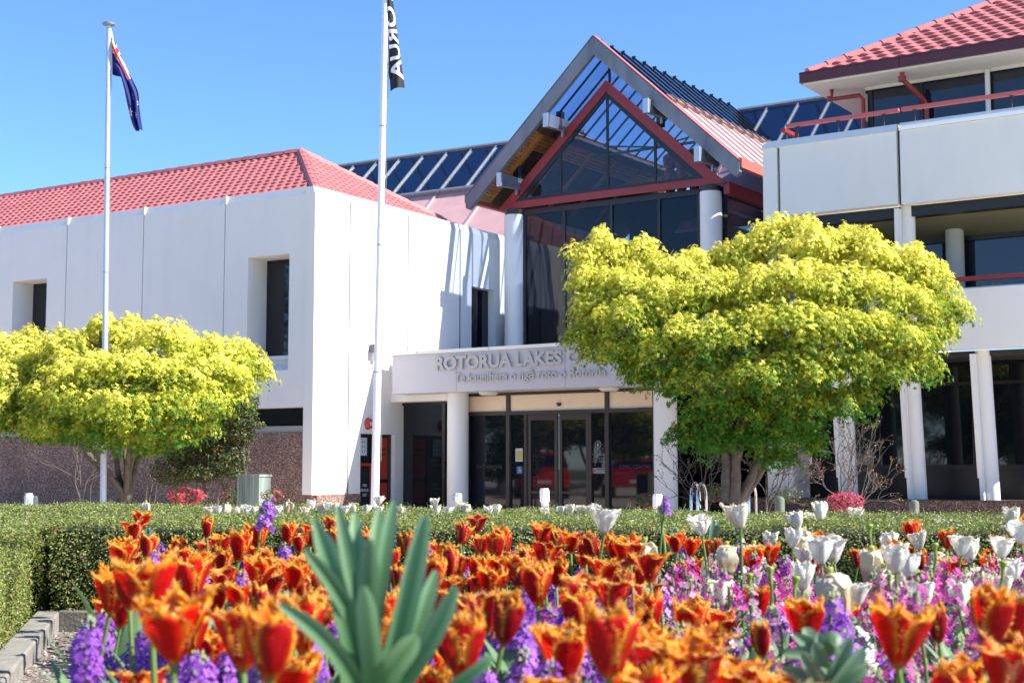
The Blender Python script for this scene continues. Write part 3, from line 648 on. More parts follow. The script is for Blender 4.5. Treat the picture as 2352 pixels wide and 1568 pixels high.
# ground floor glazing
lg = MB().box(G, 2.95, 9.4, -1.5, -1.45, 1.15, 3.1).build('ground_floor_window', DARKGL, RB)
mb = MB().box(G, 2.9, 9.4, -1.56, -1.44, 1.08, 1.16).box(G, 2.9, 9.4, -1.56, -1.44, 2.66, 2.72)
for s in (3.6, 4.9, 6.2, 7.5, 8.8): mb.box(G, s - .035, s + .035, -1.55, -1.44, 1.15, 3.1)
mb.build('window_frames', BLACK, lg)
MB().box(G, 2.9, 9.4, -1.5, -1.4, .3, 1.08).build('spandrel', mat('dark_spandrel', (.006, .006, .008), .3), RB)
MB().box(G, .42, 2.66, -1.2, -1.1, 0, 3.0).box(G, .35, .45, -4.0, -1.2, 0, 2.66).build('side_lobby_glazing', DARKGL, EH)
# balcony railing
def rail(pts, z, w_=.045, h=.035, m=RAILP, posts=(), zb=7.4, name='handrail'):
    a, b = pts; mb = MB(); d = np.array(b) - np.array(a); ln = np.hypot(*d); ux, uy = d / ln; nx, ny = -uy * w_, ux * w_
    P = [G.p(q[0] + e * nx, q[1] + e * ny, zz) for zz in (z - h, z + h) for q in (a, b) for e in (-1, 1)]
    mb.hexa([P[0], P[1], P[2], P[3], P[4], P[5], P[6], P[7]])
    o = mb.build(name, m, RB)
    if posts:
        mb = MB()
        for f in posts:
            q = G.p(a[0] + d[0] * f, a[1] + d[1] * f, 0); mb.tube([q + [0, 0, zb], q + [0, 0, z - h]], .015, 8); mb.tube([q + [0, 0, z - h - .02], q + [0, 0, z - h]], .04, 8)
        mb.build('posts', mat('dark_baluster', (.05, .03, .03), .5), o)
    return o
rail(((3.10, -2.82), (5.34, -2.82)), 7.77, posts=(.1, .47, .87)); rail(((5.40, -2.82), (9.4, -2.82)), 7.775, posts=(.06, .5, .9)); rail(((2.98, -2.75), (2.98, 1.0)), 7.73, m=RED, posts=(.05, .4, .8))
rail(((3.0, -2.8), (9.4, -2.8)), 4.50, m=RED, h=.04, zb=4.3, posts=(.1, .5, .8))
# top storey
TE = -1.75; ES = 2.93
tw_ = MB().box(G, 4.02, 9.4, -.72, -.66, 7.1, 8.83).box(G, 4.02, 4.08, -.66, 5, 7.1, 8.83).build('top_window', DARKGL2, RB)
mb = MB().box(G, 4.0, 4.1, -.76, -.6, 7.1, 8.83)
for s in (5.1, 7.55): mb.box(G, s - .04, s + .04, -.75, -.64, 7.1, 8.83)
mb.build('window_frames', BLACK, tw_)
MB().lathe(G.p(6.45, -.85, 0), [(.05, 7.1), (.05, 8.84)], 12).lathe(G.p(8.9, -.85, 0), [(.05, 7.1), (.05, 8.84)], 12).build('slim_post', OFFW, RB)
MB().box(G, 4.1, 9.4, 4.9, 5, 7.1, 8.8).build('back_wall', _m['dark_interior'], RB)
mb = MB().box(G, ES + .06, 9.4, TE + .06, -.60, 8.86, 8.92).box(G, ES + .06, 4.2, -.6, 7, 8.86, 8.92).box(G, 3.98, 9.4, -.82, -.78, 8.80, 8.86)
mb.build('soffit', OFFW, RB)
fs = MB().box(G, ES, 5.0, TE, TE + .09, 8.90, 9.09).box(G, 5.012, 9.4, TE, TE + .09, 8.90, 9.09).box(G, ES, ES + .09, TE + .09, 7, 8.90, 9.09).box(G, ES - .0, 9.4, TE - .015, TE + .10, 9.092, 9.115).build('eaves_fascia', MAROON, RB)
ST = TILE
def big_roof():
    s0, t0, z0 = ES + .17, TE + .13, 9.13; pit = R(30.3); cs_, sn_ = math.cos(pit), math.sin(pit); B = 5.6
    mb = MB()
    tiles(mb, G.p(s0, t0, z0), G.r, G.v * cs_ + np.array([0, 0, sn_]), -G.v * sn_ + np.array([0, 0, cs_]), lambda b: b * cs_, lambda b: 7.6, B, course=.30, wave=.32, amp=.032, step=.034)
    du = G.v; tiles(mb, G.p(s0, t0 + 9.5, z0), -G.v, G.r * cs_ + np.array([0, 0, sn_]), -G.r * sn_ + np.array([0, 0, cs_]), lambda b: b * cs_, lambda b: 9.5 - b * cs_, 4.6, course=.3, wave=.32)
    ro = mb.build('roof', TILE, RB)
    c = MB(); ridge_caps(c, G.p(s0 - .03, t0 - .03, z0), G.p(s0 + B * cs_, t0 + B * cs_, z0 + B * sn_ + .03), .15, .09, .42); c.build('ridge_caps', TILE, ro)
    MB().box(G, s0 + .1, 9.4, t0 + .1, t0 + 9, 9.0, 9.12).build('eaves_underlay', TIMD, ro)
big_roof()
mb = MB(); q = G.p
mb.tube([q(4.98, TE + .25, 8.9), q(4.98, TE + .25, 8.72), q(5.2, -.95, 8.42), q(5.25, -.86, 8.3), q(5.25, -.86, 7.1)], .05, 10); mb.lathe(q(4.98, TE + .25, 8.68), [(.075, 0), (.075, .1)], 14)
mb.build('downpipe', RED, RB, smooth=True)
mb = MB(); mb.tube([q(3.35, -1.05, 8.9), q(3.35, -1.05, 8.66), q(3.9, -.95, 8.68), q(3.95, -.9, 8.6), q(3.95, -.9, 7.1)], .045, 10); mb.lathe(q(3.3, -1.05, 8.62), [(.06, 0), (.06, .1)], 12); mb.build('downpipe', RED, RB, smooth=True)
MB().box(G, 3.9, 9.4, -.6, 4.9, 8.8, 8.86).build('inner_ceiling', _m['dark_interior'], RB)
# stone planter in front
PL = MB().box(G, 2.2, 9.8, -3.5, -2.4, -.2, .53).build('stone_planter', STONED); tag(PL, 'long dark brown aggregate planter wall under the white fin columns', 'planter wall')
# ---------------------------------------------------------------- GROUND
def ground_z(x, y):
    k = np.clip((y - 9.5) / 6.0, 0, 1); k = k * k * (3 - 2 * k); return .42 * (1 - k)
def sheet(name, xs, ys, m, kind='structure', zf=ground_z, off=0., parent=None):
    X, Y = np.meshgrid(xs, ys); Z = zf(X, Y) + off; mb = MB(); n = len(xs)
    mb.v = [tuple(map(float, p)) for p in zip(X.ravel(), Y.ravel(), Z.ravel())]
    mb.f = [(j * n + i, j * n + i + 1, (j + 1) * n + i + 1, (j + 1) * n + i) for j in range(len(ys) - 1) for i in range(n - 1)]; mb.m = [0] * len(mb.f)
    o = mb.build(name, m, smooth=True); o['kind'] = kind; return o
GRASS = mat('lawn', (.10, .14, .045), .9, var=.3, scale=14, bump=.6, bscale=200)
sheet('lawn', [-500, -60, -20, -10, -5, 0, 5, 10, 20, 60, 500], list(np.r_[-500, -60, np.linspace(-4, 18, 30), 40, 900]), GRASS)
PAVE = mat('pale_bounce_paving', (.68, .56, .45), .85, var=.12, scale=3, bump=.3, bscale=90)
sheet('forecourt_paving', [-60, -24, -12, -6, 0, 6, 12, 40], list(np.r_[np.linspace(9.2, 16, 12), 40]), PAVE, off=.008)  # hidden by the hedges; enlarged and lightened to bounce warm light onto facades
ASPH = mat('car_park_asphalt', (.055, .055, .058), .9, var=.2, scale=5, bump=.4, bscale=120)
mb = MB(); mb.add([(-60, -30, .016), (-24.5, -30, .016), (-24.5, 40, .016), (-60, 40, .016)], [(0, 1, 2, 3)])
o = mb.build('car_park', ASPH); o['kind'] = 'structure'
SOILZ = .50
SOIL = speckle('bed_mulch', (.075, .055, .042), (.19, .15, .12), (.42, .38, .34), 130, .95)
cs_y = lambda x: 5.45 - .11 * (x + 1.72)                 # front edge line of the back hedge
def bed_x(y): return -1.70 - .235 * (y - 5.42)           # inner edge of the left timber
mb = MB(); ys = np.linspace(.3, 5.6, 40); nx = 60
for j, y in enumerate(ys):
    for i in range(nx + 1):
        x = bed_x(y) + (4.2 - bed_x(y)) * i / nx
        mb.v.append((x, y, SOILZ + .012 * math.sin(x * 9 + y * 5) + rng.uniform(-.008, .008)))
mb.f = [(j * (nx + 1) + i, j * (nx + 1) + i + 1, (j + 1) * (nx + 1) + i + 1, (j + 1) * (nx + 1) + i) for j in range(len(ys) - 1) for i in range(nx)]; mb.m = [0] * len(mb.f)
o = mb.build('flower_bed_soil', SOIL, smooth=True); o['kind'] = 'structure'
# pebbles on the mulch by the timber
n = 900; yy = rng.uniform(3.4, 5.4, n); xx = bed_x(yy) + rng.uniform(.0, .75, n)
tm = np.array([(-1, -1, 0), (1, -1, 0), (1.1, 1, 0), (-.9, 1, 0), (-.5, -.5, .8), (.6, -.5, .9), (.5, .6, .7), (-.5, .5, .8)], float)
Pp = np.stack([xx, yy, np.full(n, SOILZ + .005)], 1); sc = rng.uniform(.002, .007, n)
N = np.stack([rng.normal(0, .3, n), rng.normal(0, .3, n), np.ones(n)], 1)
tint = rng.uniform(.12, .5, n)[:, None] * np.array([1, .9, .8])
o = npmesh('pebbles', scatter(Pp, N, tm, sc, rng.uniform(0, 6.28, n)), 8, tint.astype(np.float32), mat('pebble', (.4, .35, .3), .8, attr='Col'), faces=[(0, 1, 5, 4), (1, 2, 6, 5), (2, 3, 7, 6), (3, 0, 4, 7), (4, 5, 6, 7)]); tag(o, 'small pale stones lying on the mulch at bottom left', 'gravel', kind='stuff')
# timber edging
TIMG = mat('weathered_grey_timber', (.24, .225, .20), .85, var=.22, scale=18, bump=.35, bscale=70)
TIMG2 = mat('weathered_grey_timber_cross', (.17, .155, .135), .85, var=.25, scale=18, bump=.4, bscale=70)
dl = Vector((-.235, 1, 0)).normalized(); az = math.degrees(math.atan2(dl.x, dl.y))
TL = Frame(bed_x(5.42), 5.42, az)
o = MB().box(TL, -.085, .0, -4.6, .02, .38, .565).build('timber_edging', TIMG, bevel=.006); tag(o, 'weathered grey timber edging running along the left hedge at bottom left', 'garden edging')
TF2 = Frame(bed_x(5.42), 5.42, 6.3)
o = MB().box(TF2, .012, 4.7, -.05, .04, .38, .57).build('timber_edging', TIMG2, bevel=.006); tag(o, 'weathered grey timber edging board across the foot of the back hedge', 'garden edging')

# ---------------------------------------------------------------- leaf materials
LEAFG = mat('hedge_leaf', (.1, .15, .03), .42, attr='Col', transl=.25, spec=.45)
MAPLE = mat('maple_leaf', (.4, .4, .05), .55, attr='Col', transl=.30, spec=.3)
PETAL = mat('petal', (.5, .1, .02), .5, attr='Col', transl=.5, spec=.3)
def _inside(m):      # the inner face of these petals really is orange, the outer face dark red
    n = m.node_tree.nodes; l = m.node_tree.links; at_ = [x for x in n if x.type == 'ATTRIBUTE'][0]; g = n.new('ShaderNodeNewGeometry'); k = n.new('ShaderNodeMath'); k.operation = 'MULTIPLY'; k.inputs[1].default_value = .5
    mx = n.new('ShaderNodeMix'); mx.data_type = 'RGBA'; l.new(g.outputs['Backfacing'], k.inputs[0]); l.new(k.outputs[0], mx.inputs[0]); l.new(at_.outputs['Color'], mx.inputs[6]); mx.inputs[7].default_value = (1.0, .42, .02, 1)
    for x in n:
        if x.type == 'BSDF_PRINCIPLED': l.new(mx.outputs[2], x.inputs['Base Color'])
        if x.type == 'BSDF_TRANSLUCENT': l.new(at_.outputs['Color'], x.inputs[0])
TPETAL = mat('tulip_petal', (.5, .1, .02), .5, attr='Col', transl=.42, spec=.3); _inside(TPETAL)
WPET = mat('white_petal', (.8, .75, .6), .55, attr='Col', transl=.35, spec=.3)
GREENL = mat('blade_leaf', (.1, .2, .08), .5, attr='Col', transl=.3, spec=.4)
BARK = mat('maple_bark', (.11, .088, .07), .85, var=.4, scale=9, bump=.8, bscale=40, stain=.3)
TWIG = mat('grey_twig', (.085, .068, .06), .8, var=.25, scale=20)
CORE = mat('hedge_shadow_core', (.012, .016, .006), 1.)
def mixc(a, b, f): return np.array(a)[None, :] * (1 - f[:, None]) + np.array(b)[None, :] * f[:, None]

# ---------------------------------------------------------------- HEDGES
LT = np.array([(0, 0, 0), (.5, .32, .08), (1, 0, -.06), (.5, -.32, .08)], float) - [.2, 0, 0]
def hedge(name, poly_top, z0, z1, dens, label, leaf=.012, faces_sides=None, topf=1.0):
    """poly_top: list of (x,y) corners counter-clockwise; leaves on top and on listed sides"""
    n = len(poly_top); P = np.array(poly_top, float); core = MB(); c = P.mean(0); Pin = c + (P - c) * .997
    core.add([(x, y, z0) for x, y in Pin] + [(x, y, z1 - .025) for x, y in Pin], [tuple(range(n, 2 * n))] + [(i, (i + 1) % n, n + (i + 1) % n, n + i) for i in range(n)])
    pts = []; nor = []
    def tri_area(a, b, d): return abs((b[0] - a[0]) * (d[1] - a[1]) - (b[1] - a[1]) * (d[0] - a[0])) / 2
    for i in range(1, n - 1):
        A = tri_area(P[0], P[i], P[i + 1]); m = int(A * dens * topf)
        u, v = rng.random(m), rng.random(m); k = u + v > 1; u[k] = 1 - u[k]; v[k] = 1 - v[k]
        q = P[0] + (P[i] - P[0]) * u[:, None] + (P[i + 1] - P[0]) * v[:, None]
        pts.append(np.c_[q, np.full(m, z1) + rng.normal(0, .009, m) + .012 * np.sin(q[:, 0] * 7) * np.sin(q[:, 1] * 6 + 1)]); nor.append(np.c_[rng.normal(0, .75, m), rng.normal(0, .75, m), np.full(m, 1.)])
    for i in (faces_sides if faces_sides is not None else range(n)):
        a, b = P[i], P[(i + 1) % n]; ln = np.linalg.norm(b - a); m = int(ln * (z1 - z0) * dens); e = (b - a) / ln; o = np.array([e[1], -e[0]])
        u = rng.random(m); zz = z0 + (z1 - z0) * rng.random(m) ** .9; dep = .03 + rng.normal(0, .012, m) + .02 * np.sin(u * ln * 8) * np.sin(zz * 11) + .018 * np.sin(u * ln * 21 + zz * 9) - .03 * ((zz - z0) / (z1 - z0) > .93)
        q = a + (b - a) * u[:, None] + o * dep[:, None]
        pts.append(np.c_[q, zz]); nor.append(np.c_[np.tile(o, (m, 1)) + rng.normal(0, .7, (m, 2)), rng.normal(.35, .7, m)])
    pts = np.vstack(pts); nor = np.vstack(nor); m = len(pts)
    V = scatter(pts, nor, LT, rng.uniform(.6, 1.25, m) * leaf, rng.uniform(0, 6.28, m))
    f = rng.random(m); C = mixc((.095, .16, .02), (.33, .39, .085), f); k = rng.random(m)
    C[k > .80] = mixc((.33, .33, .13), (.26, .19, .09), rng.random((k > .80).sum())); C[k < .04] = (.26, .10, .05)
    root = thing(name, (c[0], c[1], z0), label, 'hedge')
    npmesh('leaves', V, 4, C.astype(np.float32), LEAFG, root, faces=[(0, 1, 2, 3)])
    core.build('shade_core', CORE, root)  # near-black solid standing in for the shade between the leaves
    # twigs sticking out
    mb = MB(); k = rng.choice(m, min(900, m // 60), replace=False)
    for i in k:
        d = nor[i] / np.linalg.norm(nor[i]) + [0, 0, .6]; mb.tube([pts[i] - d * .01, pts[i] + d * rng.uniform(.01, .028)], [.0012, .0007], 3, cap=False)
    mb.build('twigs', mat('pale_twig', (.30, .25, .17), .8), root)
    return root
ZT = .888
# left hedge: from near the camera to the corner
hedge('box_hedge', [(-1.14, 2.4), (-1.84, 5.38), (-1.95, 6.5), (-3.6, 6.5), (-3.4, 2.4)], .52, ZT, 30000, 'clipped green box hedge filling the left side of the photo, nearest hedge', leaf=.0095, faces_sides=[0, 1])
hedge('box_hedge', [(-1.74, 5.45), (4.2, 4.75), (4.3, 5.75), (-1.9, 6.4)], .545, ZT, 26000, 'clipped green box hedge running across behind the orange tulips', leaf=.0098, faces_sides=[0])
hedge('box_hedge', [(-2.2, 7.5), (3.2, 6.0), (3.4, 6.1), (-2.2, 8.5), (-6.2, 8.6), (-4.6, 7.4)], .45, .875, 16000, 'farther clipped hedge beyond the white tulips, in front of the building', leaf=.011, faces_sides=[0, 1])
mb = MB(); mb.add([(-2, 6.4, .5), (4.3, 5.78, .5), (3.2, 6.0, .5), (-2.2, 7.5, .5)], [(0, 1, 2, 3)]); o = mb.build('flower_bed_soil', SOIL); o['kind'] = 'structure'
# low bright green ground shrub right
def leafblob(root, cx, cy, cz, rx, ry, rz, n, leaf, ca, cb, name='foliage', shell=.55, tm=LT, faces=[(0, 1, 2, 3)], m=None, up=.5):
    d = rng.normal(0, 1, (n, 3)); d /= np.linalg.norm(d, axis=1, keepdims=True); r = shell + (1 - shell) * rng.random(n) ** .5
    p = np.array([cx, cy, cz]) + d * np.array([rx, ry, rz]) * r[:, None]; p[:, 2] = np.maximum(p[:, 2], cz - rz)
    N = d + rng.normal(0, .6, (n, 3)) + [0, 0, up]
    V = scatter(p, N, tm, rng.uniform(.6, 1.3, n) * leaf, rng.uniform(0, 6.28, n)); C = mixc(ca, cb, rng.random(n))
    return V, C
sh = thing('juniper_shrub', at(2210, 1200, 9.5) * [1, 1, 0] + [0, 0, .5], 'low bright green spreading shrub beyond the hedge at far right', 'shrub')
Vs, Cs = [], []
for px in range(2120, 2400, 28):
    q = at(px, 1196, 9.6); V, C = leafblob(None, q[0], q[1], .68, .22, .3, .075 + rng.uniform(-.02, .02), 1100, .02, (.05, .16, .02), (.14, .32, .05)); Vs.append(V); Cs.append(C)
npmesh('foliage', np.vstack(Vs), 4, np.vstack(Cs).astype(np.float32), LEAFG, sh, faces=[(0, 1, 2, 3)])

# ---------------------------------------------------------------- MAPLES
def star():
    v = [(0, 0, 0)]; f = []
    for a, l in ((-115, .55), (-58, .85), (0, 1.0), (58, .85), (115, .55)):
        r_ = R(a); s_ = len(v)
        v += [(math.cos(r_ - .55) * .30, math.sin(r_ - .55) * .30, .0), (math.cos(r_) * l, math.sin(r_) * l, -.22 * l), (math.cos(r_ + .55) * .30, math.sin(r_ + .55) * .30, .0)]
        f.append((0, s_, s_ + 1, s_ + 2))
    return np.array(v, float), f
STV, STF = star()
def maple(label, base, limbs, clumps, nleaf, leaf, ymean, grad, seed, hk=.3):
    """clumps: (px,py,rx,ry,depth offset) ellipsoids in metres of the tree's own distance"""
    r2 = np.random.default_rng(seed); Y0 = base[1]; k = Y0 / 3267.
    root = thing('maple_tree', base, label, 'tree', 'yellow-green maples in front of the building')
    C3 = []
    for (px, py, rx, ry, dy) in clumps:
        c = at(px, py, Y0); C3.append((np.array([c[0] * (Y0 + dy) / Y0, Y0 + dy, H + (c[2] - H) * (Y0 + dy) / Y0]), rx * k, ry * k))
    wts = np.array([a * b ** .8 for _, a, b in C3]); wts /= wts.sum()
    P = []; N = []; Cc = []
    for (c, rx, rz), w_ in zip(C3, wts):
        m = int(nleaf * w_)
        nsub = max(6, int(m / 34)); d = r2.normal(0, 1, (nsub, 3)); d /= np.linalg.norm(d, axis=1, keepdims=True); d[:, 2] = np.where(r2.random(nsub) < .6, np.abs(d[:, 2]), d[:, 2])
        sc = c + d * np.array([rx, rx * .9, rz]) * (.42 + .68 * r2.random((nsub, 1)))
        # each sub-spray: a drooping tier of leaves
        idx = r2.integers(0, nsub, m); sr = .09 + .11 * r2.random(nsub)
        ang = r2.uniform(0, 6.28, m); rad = np.sqrt(r2.random(m)) * sr[idx] * 1.25
        off = np.stack([np.cos(ang) * rad, np.sin(ang) * rad, -.9 * rad ** 2 / sr[idx] + r2.normal(0, .03, m)], 1)
        out = d[idx] * np.array([1, 1, .2]); tilt = out * rad[:, None] * .3; off[:, 2] -= .25 * np.sum(off[:, :2] * out[:, :2], 1)
        p = sc[idx] + off; P.append(p)
        nn = np.stack([off[:, 0] * 2.2, off[:, 1] * 2.2, np.full(m, .17)], 1) + d[idx] * .13 + r2.normal(0, .11, (m, 3)); N.append(nn)
        tone = r2.normal(0, .18, nsub)[idx] + r2.normal(0, .12, m) + .26 * (.62 - rad / (sr[idx] * 1.25))  # yellow tops, greener rims and lower tiers: new growth plus painted self-shade
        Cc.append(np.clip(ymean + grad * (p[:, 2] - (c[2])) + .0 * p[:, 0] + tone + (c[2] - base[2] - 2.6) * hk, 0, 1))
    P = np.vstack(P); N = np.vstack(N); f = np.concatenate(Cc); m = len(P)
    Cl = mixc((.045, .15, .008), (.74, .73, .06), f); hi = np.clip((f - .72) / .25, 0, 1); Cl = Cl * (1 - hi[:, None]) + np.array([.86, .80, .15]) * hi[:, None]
    # droop direction: leaf tip (template +x) points outward/down
    V = scatter(P, N, STV, r2.uniform(.7, 1.25, m) * leaf, r2.uniform(0, 6.28, m))
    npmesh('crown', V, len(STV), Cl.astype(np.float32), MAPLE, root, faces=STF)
    mb = MB(); b = np.array(base, float)
    forks = []
    for (pts, r0, r1) in limbs:
        P3 = [np.array([at(px, py, Y0)[0], Y0 + dy, at(px, py, Y0)[2]]) for px, py, dy in pts]
        # smooth
        Q = []; 
        for i in range(len(P3) - 1):
            for t in np.linspace(0, 1, 5)[:-1]: Q.append(P3[i] * (1 - t) + P3[i + 1] * t)
        Q.append(P3[-1]); Q = np.array(Q); Q[1:-1] += r2.normal(0, .006, Q[1:-1].shape)
        for _ in range(3): Q[1:-1] = (Q[:-2] + 2 * Q[1:-1] + Q[2:]) / 4
        mb.tube(list(Q), list(np.linspace(r0 * .58, r1 * .75, len(Q)) * (1 + .08 * np.sin(np.arange(len(Q)) * 2.1))), 9); forks += list(Q[len(Q) // 2:])
    tr = mb.build('trunk', BARK, root, smooth=True)
    mb = MB(); forks = np.array(forks)
    for (c, rx, rz) in C3:
        d = np.linalg.norm(forks - c, axis=1) + (forks[:, 2] > c[2]) * 1.5; q = forks[np.argmin(d)]
        mid = (q + c) / 2 + [0, 0, .12]; mb.tube([q, mid, c], [.035, .024, .012], 6, cap=False)
        for _ in range(5):
            e = c + r2.normal(0, 1, 3) * np.array([rx, rx, rz]) * .5; mb.tube([c, (c + e) / 2 + [0, 0, .04], e], [.012, .008, .004], 4, cap=False)
    mb.build('branches', BARK, tr, smooth=True)
    return root
def fill(clumps, pts): return clumps + pts
# left maple
lc_ = [(155, 790, 70, 48, 0), (235, 775, 55, 45, .5), (235, 735, 26, 22, 0), (320, 765, 75, 48, .3), (385, 775, 62, 46, -.4), (470, 800, 62, 42, .4), (545, 815, 55, 42, .2), (590, 840, 34, 28, 0), (500, 850, 70, 42, -.7), (420, 855, 70, 45, -1.2), (320, 850, 85, 50, -1.3), (220, 855, 80, 50, -1.1), (150, 850, 62, 46, -.5), (120, 905, 66, 44, -.7), (200, 925, 85, 46, -1.5), (300, 930, 85, 46, -1.7), (400, 925, 80, 42, -1.5), (480, 905, 66, 40, -1.0), (540, 880, 46, 34, -.3), (100, 955, 62, 34, -.4), (180, 975, 80, 32, -1.1), (280, 985, 80, 32, -1.2), (370, 980, 80, 32, -1.2), (440, 960, 55, 32, -.9), (345, 1012, 48, 18, -.6), (100, 985, 46, 18, .4), (250, 900, 80, 50, 1.0), (420, 890, 80, 50, 1.1), (150, 900, 60, 45, 1.0), (95, 830, 45, 40, .4)]
limbs = [([(290, 1150, 0), (268, 1110, 0), (228, 1070, -.1), (190, 1015, -.2), (150, 950, -.2), (120, 900, -.1)], .15, .03), ([(290, 1150, 0), (268, 1100, .1), (262, 1040, .1), (252, 1000, .0), (235, 930, -.3), (230, 800, 0)], .10, .025),
         ([(292, 1150, 0), (292, 1100, 0), (300, 1050, 0), (335, 1000, -.2), (400, 930, -.4), (470, 860, -.2)], .13, .03), ([(294, 1150, 0), (303, 1080, .15), (318, 1030, .2), (350, 960, .4), (440, 880, .6), (540, 830, .3)], .11, .025),
         ([(288, 1140, .05), (284, 1080, .2), (268, 1010, .4), (300, 900, .5), (320, 800, .3)], .10, .02), ([(290, 1140, -.05), (240, 1060, -.3), (215, 1010, -.5), (200, 930, -.8)], .09, .02), ([(290, 1140, -.05), (305, 1060, -.3), (315, 1010, -.5), (330, 930, -.9), (340, 860, -.8)], .09, .02)]
b = at(290, 1150, 24.5); b[2] = -.02
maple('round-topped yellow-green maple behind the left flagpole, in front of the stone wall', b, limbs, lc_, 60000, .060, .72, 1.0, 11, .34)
l2 = [(x - 395 + 60, y + dy_, a, b_, d) for (x, y, a, b_, d) in [(60, 785, 42, 34, 0)] for dy_ in (0,)]
l2 = [(58, 775, 30, 32, 0), (10, 800, 55, 35, 0), (-60, 810, 70, 45, .3), (60, 835, 55, 40, -.3), (0, 855, 70, 45, -.5), (-70, 870, 70, 45, -.4), (40, 900, 62, 40, -.6), (-30, 925, 70, 40, -.9), (40, 950, 50, 26, -.4), (-90, 940, 70, 40, -.4), (-20, 965, 70, 24, -.7), (10, 880, 60, 40, .6)]
limb2 = [([(-60, 1150, 0), (-50, 1080, 0), (-20, 1000, -.2), (20, 930, -.2), (50, 850, 0)], .12, .02), ([(-60, 1150, 0), (-70, 1060, 0), (-90, 980, 0), (-80, 880, 0)], .1, .03)]
b = at(-60, 1150, 25.2); b[2] = -.02
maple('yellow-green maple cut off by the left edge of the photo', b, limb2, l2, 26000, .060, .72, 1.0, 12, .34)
# right maple
rc_ = [(1330, 575, 36, 28, 0), (1385, 540, 32, 24, 0), (1405, 585, 50, 34, .2), (1470, 570, 46, 34, .2), (1365, 640, 52, 42, -.2), (1440, 650, 68, 50, -.4), (1530, 610, 66, 42, 0), (1600, 600, 60, 36, .4), (1680, 590, 60, 36, .3), (1730, 565, 52, 36, .2), (1790, 535, 66, 44, .2), (1850, 515, 36, 28, 0), (1860, 560, 68, 44, -.2), (1930, 560, 66, 46, .2), (1985, 535, 36, 28, 0), (2000, 585, 66, 46, 0), (2070, 610, 66, 44, .2), (2110, 580, 40, 30, 0), (2140, 640, 56, 42, 0), (2165, 700, 48, 42, 0), (2217, 704, 12, 10, 0), (2150, 760, 56, 40, -.1),
       (2090, 690, 76, 50, -.6), (2010, 670, 76, 50, -.9), (1920, 650, 82, 52, -1.1), (1820, 640, 82, 52, -1.1), (1720, 660, 82, 52, -1.0), (1620, 670, 82, 52, -.9), (1530, 690, 76, 52, -.9), (1360, 700, 56, 42, -.3), (1450, 730, 76, 50, -1.0), (1355, 765, 52, 36, -.3),
       (2080, 780, 76, 46, -.8), (2000, 760, 82, 52, -1.3), (1900, 750, 86, 54, -1.6), (1800, 740, 86, 54, -1.6), (1700, 760, 86, 54, -1.5), (1600, 770, 86, 54, -1.4), (1510, 790, 76, 50, -1.2), (1420, 800, 66, 44, -.8), (2110, 830, 56, 28, -.5), (2030, 840, 62, 34, -.9), (1950, 835, 72, 40, -1.3), (1850, 840, 86, 46, -1.6), (1750, 850, 86, 46, -1.6), (1640, 855, 82, 46, -1.4), (1545, 860, 62, 40, -1.0), (1470, 850, 42, 26, -.6),
       (1960, 905, 60, 36, -.6), (1880, 920, 72, 42, -1.0), (1790, 930, 76, 40, -.9), (1700, 925, 60, 36, -.7), (1620, 930, 62, 36, -.7), (1580, 985, 46, 26, -.2), (1640, 990, 56, 32, -.5), (1740, 995, 62, 32, -.4), (1820, 985, 66, 36, -.5), (1865, 1010, 40, 26, -.1), (1780, 1040, 42, 18, -.1), (1700, 700, 90, 60, .9), (1900, 700, 90, 60, 1.0), (1800, 820, 90, 60, .8), (1600, 800, 80, 50, .7), (2020, 760, 80, 50, .7)]
limbs = [([(1672, 1155, 0), (1668, 1095, 0), (1672, 1040, 0), (1640, 1000, 0), (1612, 945, -.2), (1560, 860, -.3), (1470, 720, -.2), (1390, 590, 0)], .17, .03), ([(1685, 1155, -.1), (1688, 1090, -.1), (1690, 1035, -.1), (1660, 960, -.3), (1640, 880, -.5), (1600, 760, -.3), (1560, 640, 0)], .16, .03),
         ([(1695, 1155, 0), (1725, 1100, 0), (1752, 1040, 0), (1765, 985, 0), (1772, 930, 0), (1775, 800, .2), (1790, 650, .2)], .14, .03), ([(1700, 1155, .05), (1740, 1100, .1), (1790, 1020, .2), (1850, 940, .2), (1930, 830, .1), (2030, 740, 0), (2120, 680, 0)], .12, .03),
         ([(1690, 1100, .1), (1700, 1020, .3), (1715, 940, .3), (1710, 850, .4), (1700, 700, .4)], .13, .03), ([(1692, 1050, -.1), (1705, 1000, -.3), (1700, 930, -.6), (1720, 840, -.9), (1750, 740, -1.0)], .10, .03), ([(1765, 985, 0), (1800, 920, -.3), (1850, 840, -.7), (1900, 740, -.8)], .07, .02)]
b = at(1685, 1155, 23.0); b[2] = -.02
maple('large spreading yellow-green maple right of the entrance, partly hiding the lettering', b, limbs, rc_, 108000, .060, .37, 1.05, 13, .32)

# dark leafy shrub right of the left maple
b = at(520, 1145, 27.); b[2] = -.02; sh = thing('dark_shrub', b, 'tall dark green leafy shrub between the left maple and the stone wall', 'shrub')
Vs, Cs = [], []
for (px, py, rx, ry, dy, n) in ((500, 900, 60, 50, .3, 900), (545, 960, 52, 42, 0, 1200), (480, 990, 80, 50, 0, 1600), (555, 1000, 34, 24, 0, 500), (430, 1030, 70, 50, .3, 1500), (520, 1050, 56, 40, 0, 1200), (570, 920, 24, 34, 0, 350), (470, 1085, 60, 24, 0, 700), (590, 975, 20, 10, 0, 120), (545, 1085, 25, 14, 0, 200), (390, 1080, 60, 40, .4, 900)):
    q = at(px, py, 27.); k = 27 / 3267.; V, C = leafblob(None, q[0], q[1] + dy, q[2], rx * k, .5, ry * k, n * 2, .055, (.022, .05, .012), (.09, .12, .03), shell=.3); Vs.append(V); Cs.append(C)
